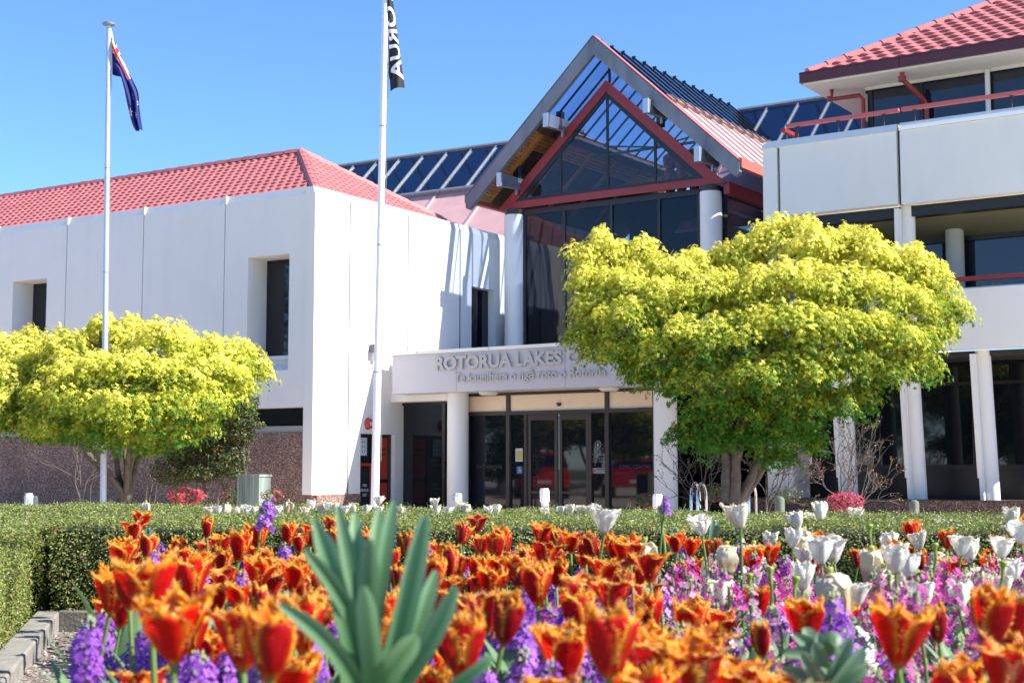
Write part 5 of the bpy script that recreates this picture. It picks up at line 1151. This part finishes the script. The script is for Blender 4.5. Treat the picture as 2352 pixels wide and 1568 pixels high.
for a in [('frill', 1700, 1148, 1214, .075), ('open', 1612, 1178, 1231), ('open', 1388, 1158, 1224), ('cup', 1831, 1171, 1217), ('frill', 1866, 1170, 1212), ('cup', 1885, 1151, 1196), ('frill', 1965, 1159, 1199), ('cup', 1770, 1221, 1267), ('open', 1848, 1251, 1302), ('open', 1885, 1225, 1296), ('cup', 1915, 1240, 1294), ('frill', 1958, 1218, 1258), ('frill', 1973, 1196, 1234), ('cup', 2038, 1221, 1268), ('open', 2036, 1197, 1232), ('frill', 2092, 1222, 1264), ('open', 2120, 1228, 1262), ('open', 2172, 1188, 1230), ('open', 2196, 1204, 1246), ('frill', 2180, 1234, 1280), ('cup', 2224, 1234, 1291),
          ('frill', 2293, 1191, 1234), ('cup', 2326, 1161, 1207), ('open', 2345, 1191, 1250), ('frill', 2308, 1271, 1326), ('cup', 1738, 1304, 1340), ('cup', 2175, 1304, 1333), ('wilted', 1662, 1231, 1275), ('wilted', 1670, 1270, 1320), ('wilted', 1730, 1240, 1290), ('wilted', 1999, 1250, 1315), ('wilted', 2060, 1275, 1340), ('wilted', 2098, 1262, 1305), ('wilted', 2150, 1255, 1305), ('wilted', 1918, 1300, 1380), ('wilted', 2080, 1310, 1345), ('wilted', 2325, 1325, 1375), ('wilted', 2230, 1290, 1345), ('wilted', 1480, 1232, 1290), ('wilted', 1487, 1290, 1345), ('wilted', 1712, 1205, 1250), ('frill', 1855, 1200, 1240),
          ('pod', 1520, 1160, 1200, .06), ('pod', 1582, 1296, 1316, .035), ('pod', 1797, 1254, 1272, .035), ('pod', 1923, 1214, 1236, .04), ('pod', 1998, 1226, 1250, .04), ('pod', 1970, 1264, 1285, .036), ('pod', 2141, 1224, 1246, .038), ('pod', 2198, 1251, 1270, .036), ('pod', 2199, 1282, 1303, .038), ('pod', 2305, 1298, 1318, .036), ('pod', 1828, 1324, 1343, .034), ('pod', 1884, 1306, 1326, .035), ('pod', 2264, 1298, 1316, .034)]: tpx(*a)
white_zone = lambda px, y: px > 1530 and 2.12 < y < 4.3
def okspot(x, y, dmin):
    for a, b in placed:
        if (a - x) ** 2 + (b - y) ** 2 < dmin * dmin: return False
    return True
edge_ok = lambda x, y: y < 5.12 - .11 * (x + 1.7) and x > bed_x(y) + .16
n = tries = 0
while n < 244 and tries < 30000:
    tries += 1; y = 1.75 + 3.5 * rs.random() ** .8; px = rs.uniform(250 if y > 2.2 else 330, 2400); x = (px - 1176) / 3267. * y
    if y > 3.2 and px < 250 + (y - 3.2) * 25: continue
    if white_zone(px, y) and rs.random() > .03: continue
    if not edge_ok(x, y) or not okspot(x, y, .075): continue
    placed.append((x, y)); n += 1; zt = rs.normal(.868, .042) - .02 * (y < 2.3); far = y > 3.4
    tulip(rs.choice(['closed', 'half', 'wide', 'ragged'], p=[.17, .25, .26, .32]), x, y, min(zt, .945), size=rs.uniform(.060, .080) if y > 2.5 else rs.uniform(.052, .070))
n = tries = 0
while n < 34 and tries < 5000:
    tries += 1; y = rs.uniform(2.7, 4.5); px = rs.uniform(1560, 2400); x = (px - 1176) / 3267. * y
    if not okspot(x, y, .07): continue
    placed.append((x, y)); n += 1; tulip(rs.choice(['cup', 'frill', 'open', 'wilted', 'pod'], p=[.14, .2, .14, .27, .25]), x, y, rs.normal(.89, .04), size=None)
# second bed beyond the first hedge
for px, y0, kd in [(335, 1148, 'wilted'), (480, 1160, 'frill'), (500, 1158, 'open'), (520, 1152, 'wilted'), (545, 1160, 'frill'), (565, 1157, 'open'), (580, 1160, 'cup'), (640, 1158, 'open'), (662, 1146, 'wilted'), (700, 1160, 'frill'), (716, 1146, 'cup'), (735, 1155, 'frill'), (752, 1150, 'open'), (772, 1153, 'frill'), (790, 1158, 'open'), (812, 1155, 'cup'), (840, 1157, 'frill'), (869, 1136, 'open'), (872, 1158, 'frill'), (920, 1157, 'wilted'), (998, 1141, 'frill'), (1003, 1158, 'open'), (1030, 1160, 'open'), (1053, 1148, 'frill'), (1072, 1152, 'wilted'), (1125, 1158, 'open'), (1142, 1155, 'frill'), (1290, 1160, 'open'), (1310, 1157, 'cup'), (1332, 1157, 'frill'), (1350, 1158, 'open'), (1366, 1155, 'open'), (1250, 1163, 'frill')]:
    Y = rs.uniform(6.75, 7.1); q = at(px, y0, Y); tulip(kd, q[0], Y, q[2], size=.052, zb=.5)
for px, y0 in ((822, 1155), (887, 1153), (560, 1160)): q = at(px, y0, 6.9); tulip('pod', q[0], 6.9, q[2], size=.04, zb=.5)

# stock flower spikes
def floret_t():
    v = [(0, 0, 0)]; f = []
    for k in range(4):
        r_ = R(k * 90 + 8); s_ = len(v); v += [(math.cos(r_ - .62) * .75, math.sin(r_ - .62) * .75, .18), (math.cos(r_ - .2) * 1.05, math.sin(r_ - .2) * 1.05, .02), (math.cos(r_ + .28) * 1.0, math.sin(r_ + .28) * 1.0, .22), (math.cos(r_ + .62) * .7, math.sin(r_ + .62) * .7, .08)]
        f.append((0, s_, s_ + 1, s_ + 2, s_ + 3))
    return np.array(v, float), f
FV, FF = floret_t()
STOCKP = mat('stock_petal', (.3, .05, .5), .55, attr='Col', transl=.35, spec=.25)
def spike(seed, ca, cb, h, rad, n, fs, budc=(.35, .42, .2), loose=0.):
    r2 = np.random.default_rng(seed); t = np.sort(r2.random(n)) ** .9; a = np.arange(n) * 2.4 + r2.normal(0, .3, n); rr = rad * (1 - .55 * t ** 3) * r2.uniform(.75, 1.1 + loose, n)
    p = np.stack([np.cos(a) * rr, np.sin(a) * rr, t * h + r2.normal(0, .004, n)], 1); N = np.stack([np.cos(a), np.sin(a), .35 + .5 * t], 1) + r2.normal(0, .25, (n, 3))
    V = scatter(p, N, FV, fs * (1 - .45 * t ** 3) * r2.uniform(.8, 1.15, n), r2.uniform(0, 6, n)); C = mixc(ca, cb, r2.random(n)); C3 = np.repeat(C[:, None, :], len(FV), 1); C3[:, 0] = C3[:, 0] * .4 + np.array([.25, .25, .1]) * .3
    P = [(V[i], FF, C3[i]) for i in range(n)]
    for i in range(10):
        q = r2.uniform(0, 6.28); z = h * r2.uniform(.9, 1.08); c = np.array([math.cos(q) * rad * .22, math.sin(q) * rad * .22, z]); tm = np.array([(-1, 0, 0), (1, 0, 0), (0, 0, 2.), (0, 1, .3), (0, -1, .3)]) * .0035 + c
        P.append((tm, [(0, 3, 2), (3, 1, 2), (1, 4, 2), (4, 0, 2)], np.tile(budc, (5, 1))))
    return grid_mesh('flower_spike', P, STOCKP)
def rosette(seed, n, ln, w_, ca, cb, name='leaves', spread=1.):
    r2 = np.random.default_rng(seed); P = []
    for k in range(n):
        a = k * 2.4 + r2.normal(0, .3); f = k / n; P.append(blade(r2, (0, 0, f * ln * .7), (math.cos(a), math.sin(a), 0), ln * r2.uniform(.7, 1.1), w_ * r2.uniform(.8, 1.2), (.75 - .5 * f) * spread, ca, cb, n=7, up=.8))
    return grid_mesh(name, P, GREENL)
PU = [spike(700 + i, (.22, .04, .42), (.46, .15, .68), .10, .027, 52, .0125) for i in range(4)]
MG = [spike(720 + i, (.50, .02, .27), (.74, .09, .46), .11, .022, 24, .0105, loose=.5) for i in range(4)] + [spike(740 + i, (.66, .25, .50), (.78, .50, .66), .09, .02, 20, .009, loose=.5) for i in range(2)]
WS = [spike(760, (.75, .76, .78), (.82, .82, .82), .08, .024, 34, .0125)]
FOL = [rosette(800 + i, 16, .15, .010, (.10, .18, .085), (.20, .30, .17)) for i in range(5)]
STK = []
def stock(kind, x, y, ztop, sc=1., zb=None, fol=True):
    zb = SOILZ - .01 if zb is None else zb
    meshes = {'purple': PU, 'magenta': MG[:4], 'pink': MG[4:], 'white': WS}[kind]; hh = .10 * sc * 1.05; root = thing('stock_plant', (x, y, zb), '', 'stock flower', kind + ' stock flowers'); h = ztop - hh - zb
    st = bpy.data.objects.new('stem', USTEM[rs.integers(4)]); col.objects.link(st); st.parent = root; st.scale = (1, 1, h + hh * .8)
    b = bpy.data.objects.new('flower_spike', meshes[rs.integers(len(meshes))]); col.objects.link(b); b.parent = root; b.location = (0, 0, h); b.scale = (sc, sc, sc); b.rotation_euler = (rs.normal(0, .1), rs.normal(0, .1), rs.uniform(0, 6.28))
    if fol:
        l_ = bpy.data.objects.new('leaves', FOL[rs.integers(5)]); col.objects.link(l_); l_.parent = root; l_.location = (0, 0, h * rs.uniform(.05, .4)); l_.rotation_euler = (0, 0, rs.uniform(0, 6.28)); k = rs.uniform(.8, 1.2); l_.scale = (k, k, k)
    px, py = proj((x, y, ztop)); FL_ALL.append(dict(o=root, kind=kind, px=px, y=y, grp='stock_' + kind)); return root
def spx(kind, px, y0, y1, h=.10, sc=None):
    Y = 3267. * h / (y1 - y0); q = at(px, y0, Y); stock(kind, q[0], Y, q[2], sc=h / .10)
for a in [('purple', 607, 1138, 1208, .085), ('purple', 215, 1404, 1490), ('purple', 240, 1440, 1540), ('purple', 300, 1415, 1500), ('purple', 262, 1510, 1640, .1), ('purple', 330, 1530, 1670), ('purple', 490, 1478, 1600), ('purple', 450, 1500, 1620), ('purple', 535, 1510, 1640), ('purple', 470, 1400, 1480), ('purple', 1215, 1372, 1455), ('purple', 1218, 1458, 1570), ('purple', 1250, 1420, 1520), ('purple', 1180, 1500, 1620), ('purple', 945, 1300, 1352), ('purple', 1455, 1521, 1660), ('purple', 1400, 1530, 1680), ('purple', 1529, 1139, 1180, .055), ('purple', 1465, 1200, 1225, .045),
          ('purple', 1398, 1232, 1275, .07), ('purple', 1552, 1222, 1262, .06), ('purple', 874, 1488, 1570), ('purple', 1110, 1540, 1670), ('purple', 1778, 1420, 1510), ('purple', 1718, 1455, 1565), ('purple', 1690, 1470, 1570), ('purple', 2172, 1440, 1535), ('purple', 2140, 1460, 1550), ('purple', 1990, 1485, 1590), ('purple', 2030, 1510, 1640), ('purple', 2256, 1276, 1316, .065), ('purple', 1750, 1270, 1330), ('purple', 1760, 1240, 1290, .07), ('purple', 1690, 1310, 1365), ('purple', 1420, 1285, 1340), ('purple', 1300, 1330, 1400), ('purple', 370, 1480, 1570), ('purple', 780, 1440, 1540), ('purple', 2240, 1500, 1620), ('purple', 1930, 1540, 1670),
          ('purple', 395, 1500, 1600), ('purple', 420, 1545, 1680), ('purple', 350, 1440, 1530), ('purple', 285, 1460, 1560), ('purple', 560, 1530, 1660), ('purple', 225, 1480, 1590), ('purple', 430, 1440, 1530), ('purple', 510, 1440, 1540), ('purple', 1010, 1500, 1610), ('purple', 1350, 1500, 1620), ('purple', 1580, 1480, 1590), ('purple', 1860, 1500, 1620), ('purple', 1160, 1440, 1540), ('purple', 2090, 1550, 1690), ('white', 1402, 1340, 1400, .07), ('white', 1700, 1225, 1262, .05), ('magenta', 1898, 1316, 1375), ('magenta', 2065, 1310, 1400, .1), ('magenta', 2200, 1400, 1480), ('magenta', 1740, 1380, 1450), ('magenta', 1640, 1295, 1360)]: spx(*a)
n = tries = 0
while n < 165 and tries < 9000:
    tries += 1; y = rs.uniform(2.0, 4.4); px = rs.uniform(1430, 2420); x = (px - 1176) / 3267. * y
    if px < 1560 and rs.random() < .6: continue
    if not okspot(x, y, .05) or not edge_ok(x, y): continue
    placed.append((x, y)); n += 1; stock(rs.choice(['magenta', 'pink', 'purple', 'white'], p=[.66, .22, .09, .03]), x, y, rs.normal(.80, .045), sc=rs.uniform(.9, 1.3))
for i_ in range(34):
    y_ = rs.uniform(1.75, 2.7); px_ = rs.uniform(240, 1560); stock('purple', (px_ - 1176) / 3267. * y_, y_, rs.normal(.845, .02), sc=rs.uniform(.8, 1.1))
n = tries = 0
while n < 78 and tries < 9000:
    tries += 1; y = rs.uniform(1.7, 5.0); px = rs.uniform(200 if y < 2.6 else 300, 2400); x = (px - 1176) / 3267. * y
    if white_zone(px, y) or not okspot(x, y, .055) or not edge_ok(x, y): continue
    placed.append((x, y)); n += 1; stock('purple', x, y, rs.normal(.815, .035), sc=rs.uniform(.7, 1.0))
# about 300 tulips stay single; the ones that show smallest become one mass
def merge_far(items, name, label):
    from mathutils import Euler
    V, F, Cc, MI, mats = [], [], [], [], []; nv = 0
    for d in items:
        r = d['o']
        for ch in list(r.children):
            M = Matrix.Translation(r.location) @ Matrix.LocRotScale(ch.location, ch.rotation_euler, ch.scale); me = ch.data; n = len(me.vertices)
            co = np.empty(n * 3); me.vertices.foreach_get('co', co); co = co.reshape(-1, 3) @ np.array(M.to_3x3()).T + np.array(M.translation); V.append(co)
            ca = np.empty(n * 4, np.float32); me.color_attributes['Col'].data.foreach_get('color', ca); Cc.append(ca)
            m = me.materials[0]; k = mats.index(m) if m in mats else (mats.append(m) or len(mats) - 1)
            for p in me.polygons: F.append([nv + v for v in p.vertices]); MI.append(k)
            nv += n; bpy.data.objects.remove(ch)
        bpy.data.objects.remove(r)
    me = bpy.data.meshes.new(name); me.from_pydata(np.vstack(V).tolist(), [], F)
    for m in mats: me.materials.append(m)
    me.polygons.foreach_set('material_index', MI); me.polygons.foreach_set('use_smooth', [True] * len(F)); a = me.color_attributes.new('Col', 'FLOAT_COLOR', 'POINT'); a.data.foreach_set('color', np.concatenate(Cc)); me.update()
    o = bpy.data.objects.new(name, me); col.objects.link(o); tag(o, label, 'tulips', kind='stuff')
TL_ = sorted([d for d in FL_ALL if d['grp'] in ('white', 'red')], key=lambda d: (d['y'] * (1.6 if d['kind'] == 'pod' else 1) + (3 if not -20 < d['px'] < 2372 else 0)))
far_ = TL_[296:]; merge_far(far_, 'distant_tulips', 'small far tulips, orange along the back hedge and white ones beyond it'); ids_ = set(id(d) for d in far_); FL_ALL = [d for d in FL_ALL if id(d) not in ids_]
# labels that single out each flower by look, row and rank
ROWS = [(0, 1.75, 'front'), (1.75, 2.2, 'second'), (2.2, 2.7, 'third'), (2.7, 3.2, 'fourth'), (3.2, 3.8, 'fifth'), (3.8, 4.4, 'sixth'), (4.4, 5.6, 'back'), (5.6, 9, 'far bed')]
for g in sorted(set(d['grp'] for d in FL_ALL)):
    for lo, hi, rn in ROWS:
        for kd in sorted(set(d['kind'] for d in FL_ALL if d['grp'] == g)):
            L_ = sorted([d for d in FL_ALL if d['grp'] == g and d['kind'] == kd and lo <= d['y'] < hi], key=lambda d: d['px'])
            for i, d in enumerate(L_):
                lk = LOOK.get(kd) or {'purple': 'violet-purple stock spike', 'magenta': 'magenta stock spike', 'pink': 'pale pink stock spike', 'white': 'white stock spike'}[kd]
                where = 'bed beyond the hedge' if rn == 'far bed' else rn + ' row'
                d['o']['label'] = (lk + ', only such one in the ' + where) if len(L_) == 1 else lk + ', ' + ordinal(i) + ' such from left, ' + where
# leafy stock plants without flowers
def leafplant(tips, basepx, Y, w_, label, ca=(.10, .19, .09), cb=(.24, .36, .22), h0=.62, seed=5, parent=None):
    r2 = np.random.default_rng(seed); b = at(basepx[0], basepx[1], Y); root = thing('leafy_stock_plant', (b[0], b[1], SOILZ), label, 'leafy plant'); k = 0
    for (tx, ty, bend, dy, ww) in tips:
        e = at(tx, ty, Y + dy); e[1] = Y + dy; t = np.linspace(0, 1, 12)[:, None]; a = b + np.array([r2.normal(0, .006), r2.normal(0, .006), r2.uniform(-.02, .05)])
        mid = (a + e) / 2 + np.array([-(e - a)[0] * bend, dy * -.2, abs(bend) * .05]); c = a * (1 - t) ** 2 + 2 * mid * t * (1 - t) + e * t ** 2
        d = e - a; s_ = np.cross(d, [0, -1, 0.15]); s_ /= np.linalg.norm(s_); nn = np.cross(s_, d / np.linalg.norm(d))
        w = w_ * ww * (.45 + .50 * np.sin(np.pi * np.clip(t * .62 + .20, 0, 1))); w[-1] *= .40; w[-2] *= .82; V = np.stack([c - s_ * w + nn * w * .3, c - s_ * w * .5 + nn * w * .08, c, c + s_ * w * .5 + nn * w * .08, c + s_ * w + nn * w * .3], 1)
        f = np.clip(t, 0, 1)[:, :, None] * np.ones((1, 5, 1)); f[:, 2] *= .3; C = np.array(ca) * (1 - f) + np.array(cb) * f; C = C * r2.uniform(.8, 1.15)
        me = grid_mesh('leaf', [(V - np.array([b[0], b[1], SOILZ]), C)], GREENL); o = bpy.data.objects.new('leaf', me); col.objects.link(o); o.parent = root; k += 1
    MB().tube([[b[0], b[1], SOILZ], [b[0] + .003, b[1], (SOILZ + b[2]) / 2], b], [.007, .007, .006], 8).build('stem', mat('grey_green_stem', (.16, .22, .11), .7), root, smooth=True)
    return root
leafplant([(722, 1190, .12, .0, 1.1), (775, 1160, .04, .03, .9), (700, 1262, .22, -.02, .9), (816, 1178, .02, .06, 1), (872, 1170, -.02, .05, 1.1), (905, 1150, -.06, .02, .9), (978, 1182, -.16, -.02, 1.25), (850, 1238, .02, -.04, 1.2), (640, 1385, .32, -.04, 1.0), (1048, 1345, -.3, -.03, 1.1), (1002, 1310, -.2, .02, 1.0), (960, 1460, -.15, -.07, 1.3), (1128, 1502, -.55, -.03, .7), (835, 1345, .08, -.07, 1.2), (748, 1225, .1, .05, .9)],
          (852, 1660), 1.15, .0078, 'large blurred grey-green leafy plant standing tallest in the centre foreground', ca=(.055, .17, .04), cb=(.25, .41, .22), seed=5)
leafplant([(1822, 1455, .25, 0, 1), (1850, 1440, .15, .02, 1), (1880, 1452, .05, 0, 1), (1905, 1448, 0, -.02, 1.1), (1930, 1460, -.05, .02, 1), (1955, 1465, -.15, 0, 1), (1985, 1490, -.25, 0, 1), (1800, 1500, .3, 0, 1), (1870, 1475, .08, -.03, 1.1), (1925, 1485, -.1, -.03, 1.1), (1990, 1530, -.3, -.02, 1), (1840, 1500, .15, -.03, 1), (1780, 1535, .4, 0, .9)], (1895, 1580), 1.6, .0085, 'grey-green leafy plant without flowers at the bottom edge, right of centre', seed=6)
leafplant([(338, 1213, .1, 0, 1), (322, 1222, .2, 0, 1), (346, 1210, 0, .02, 1), (353, 1216, -.1, 0, 1), (330, 1216, .1, .03, 1), (316, 1240, .3, 0, 1), (358, 1236, -.2, 0, 1), (340, 1226, 0, -.03, 1)], (338, 1262), 4.9, .009, 'small grey-green leafy tuft behind the leftmost back-row tulips', seed=7)
leafplant([(1638, 1193, .1, 0, 1), (1628, 1203, .2, 0, 1), (1648, 1196, -.1, .02, 1), (1655, 1208, -.2, 0, 1), (1622, 1215, .2, .03, 1), (1640, 1206, 0, 0, 1)], (1640, 1245), 4.6, .009, 'small grey-green leafy tuft right of the splayed white tulip in the back', seed=8)
leafplant([(1548, 1212, .1, 0, 1), (1538, 1222, .2, 0, 1), (1560, 1215, -.1, .02, 1), (1568, 1228, -.2, 0, 1)], (1552, 1260), 4.7, .009, 'small grey-green leafy tuft in the back row below the right canopy column', seed=9)
# green understorey between the flowers
n = 1500; y = 1.2 + 4.0 * rs.random(n) ** .9; px = rs.uniform(150, 2500, n); x = (px - 1176) / 3267. * y
k = np.array([edge_ok(a, b) and a > bed_x(b) + .2 + (.0 if b < 3 else .06) for a, b in zip(x, y)]); x, y = x[k], y[k]; P = []
for a, b in zip(x, y):
    q = rs.uniform(0, 6.28); P.append(blade(rs, (a, b, SOILZ - .01), (math.cos(q), math.sin(q), 0), rs.uniform(.10, .27), rs.uniform(.005, .014), rs.uniform(.2, .8), (.055, .12, .045), (.15, .25, .11), n=5))
o = bpy.data.objects.new('low_foliage', grid_mesh('low_foliage', P, GREENL)); col.objects.link(o); tag(o, 'green and grey-green leaves filling the bed between the flower stems', 'foliage', kind='stuff')

# ---------------------------------------------------------------- across the car park (seen mirrored in the entrance glass)
def car(x, y, rot, paint, label, suv=True):
    F_ = Frame(x, y, rot); root = thing('parked_car', F_.p(0, 0, 0), label, 'car', 'cars parked across from the entrance'); Hh = 1.68 if suv else 1.45; hw = .9
    mb = MB(); prof = [(-2.2, .35), (-2.25, .75), (-2.1, .98), (-1.1, 1.08), (1.9, 1.08), (2.15, .95), (2.2, .4)]
    mb.prism_s(F_, prof, -hw, hw); mb.build('body', paint, root, bevel=.08)
    P = [F_.p(s, t, z) for (z, t0, t1, q) in ((1.06, -1.2, 2.0, .86), (Hh, -.5, 1.6, .68)) for t in (t0, t1) for s in (-q, q)]
    mb = MB(); mb.hexa(P); c = mb.build('cabin', paint, root, bevel=.05)
    mb = MB(); mb.hexa([F_.p(s, t, z) for (z, t0, t1, q) in ((1.12, -1.16, 1.98, .87), (Hh - .1, -.62, 1.72, .73)) for t in (t0, t1) for s in (-q, q)]); mb.build('windows', DARKGL, c)
    for s in (-1, 1):
        for t in (-1.35, 1.35):
            mb = MB(); mb.tube([F_.p(s * .92, t, .33), F_.p(s * .70, t, .33)], .33, 20); wl = mb.build('wheel', mat('tyre_rubber', (.02, .02, .02), .8), root)
            mb = MB(); mb.tube([F_.p(s * .925, t, .33), F_.p(s * .9, t, .33)], .2, 12); mb.build('rim', STEEL, wl)
        MB().box(F_, s * .86 - .1, s * .86 + .02, 2.08, 2.2, .75, .95).build('tail_lamp', mat('lamp_red', (.5, .01, .01), .2), root)
    MB().box(F_, -.25, .25, 2.2, 2.22, .55, .67).build('number_plate', WHT, root)
CP1 = mat('silver_car_paint', (.5, .52, .54), .25, metal=.4, coat=.6); CP2 = mat('red_car_paint', (.5, .02, .015), .25, coat=.8); CP3 = mat('dark_red_car_paint', (.35, .01, .015), .25, coat=.8)
for (x, y, c, lab, sv_) in ((-20.5, 23.5, CP1, 'silver SUV seen only as a reflection in the entrance glass, leftmost car', True), (-20.5, 20.2, CP2, 'bright red truck-like car reflected in the left sliding door', True), (-20.5, 16.6, CP3, 'dark red hatchback reflected in the right sidelight', False)): car(x, y, 70, c, lab, sv_)
def simpletree(x, y, h, r, seed, label):
    r2 = np.random.default_rng(seed); root = thing('street_tree', (x, y, 0), label, 'tree', 'dark trees reflected in the entrance glass'); MB().tube([(x, y, 0), (x + .1, y, h * .3), (x, y, h * .7)], [.25, .2, .08], 8).build('trunk', BARK, root, smooth=True)
    n = 9000; nb = 22; cb_ = r2.normal(0, 1, (nb, 3)); cb_ /= np.linalg.norm(cb_, axis=1, keepdims=True); cb_ *= (r2.random((nb, 1)) ** .4) * np.array([r, r, h * .42]) * .75; cb_[:, 2] += h * .52
    i = r2.integers(0, nb, n); d = r2.normal(0, 1, (n, 3)); d /= np.linalg.norm(d, axis=1, keepdims=True); p = np.array([x, y, 0]) + cb_[i] + d * r * .42 * r2.random((n, 1)) ** .3; p[:, 2] = np.maximum(p[:, 2], .4)
    V = scatter(p, d + r2.normal(0, .5, (n, 3)) + [0, 0, .4], LT, r2.uniform(.14, .28, n), r2.uniform(0, 6.28, n)); npmesh('crown', V, 4, mixc((.03, .06, .015), (.09, .14, .03), r2.random(n)).astype(np.float32), LEAFG, root, faces=[(0, 1, 2, 3)])
for i, (x, y, h, r_) in enumerate(((-30, 30, 9, 4.2), (-31, 24, 11, 4.6), (-30, 18, 10, 4.4), (-31, 12, 11, 4.6), (-29, 6, 9, 4.2), (-31, 0, 10, 4.4), (-28, -6, 10, 4.4), (-36, 27, 14, 5), (-37, 15, 14, 5), (-37, 3, 14, 5))):
    simpletree(x, y, h, r_, 900 + i, 'dark green broad tree across the car park, ' + ordinal(i) + ' of ten counted from the far end')
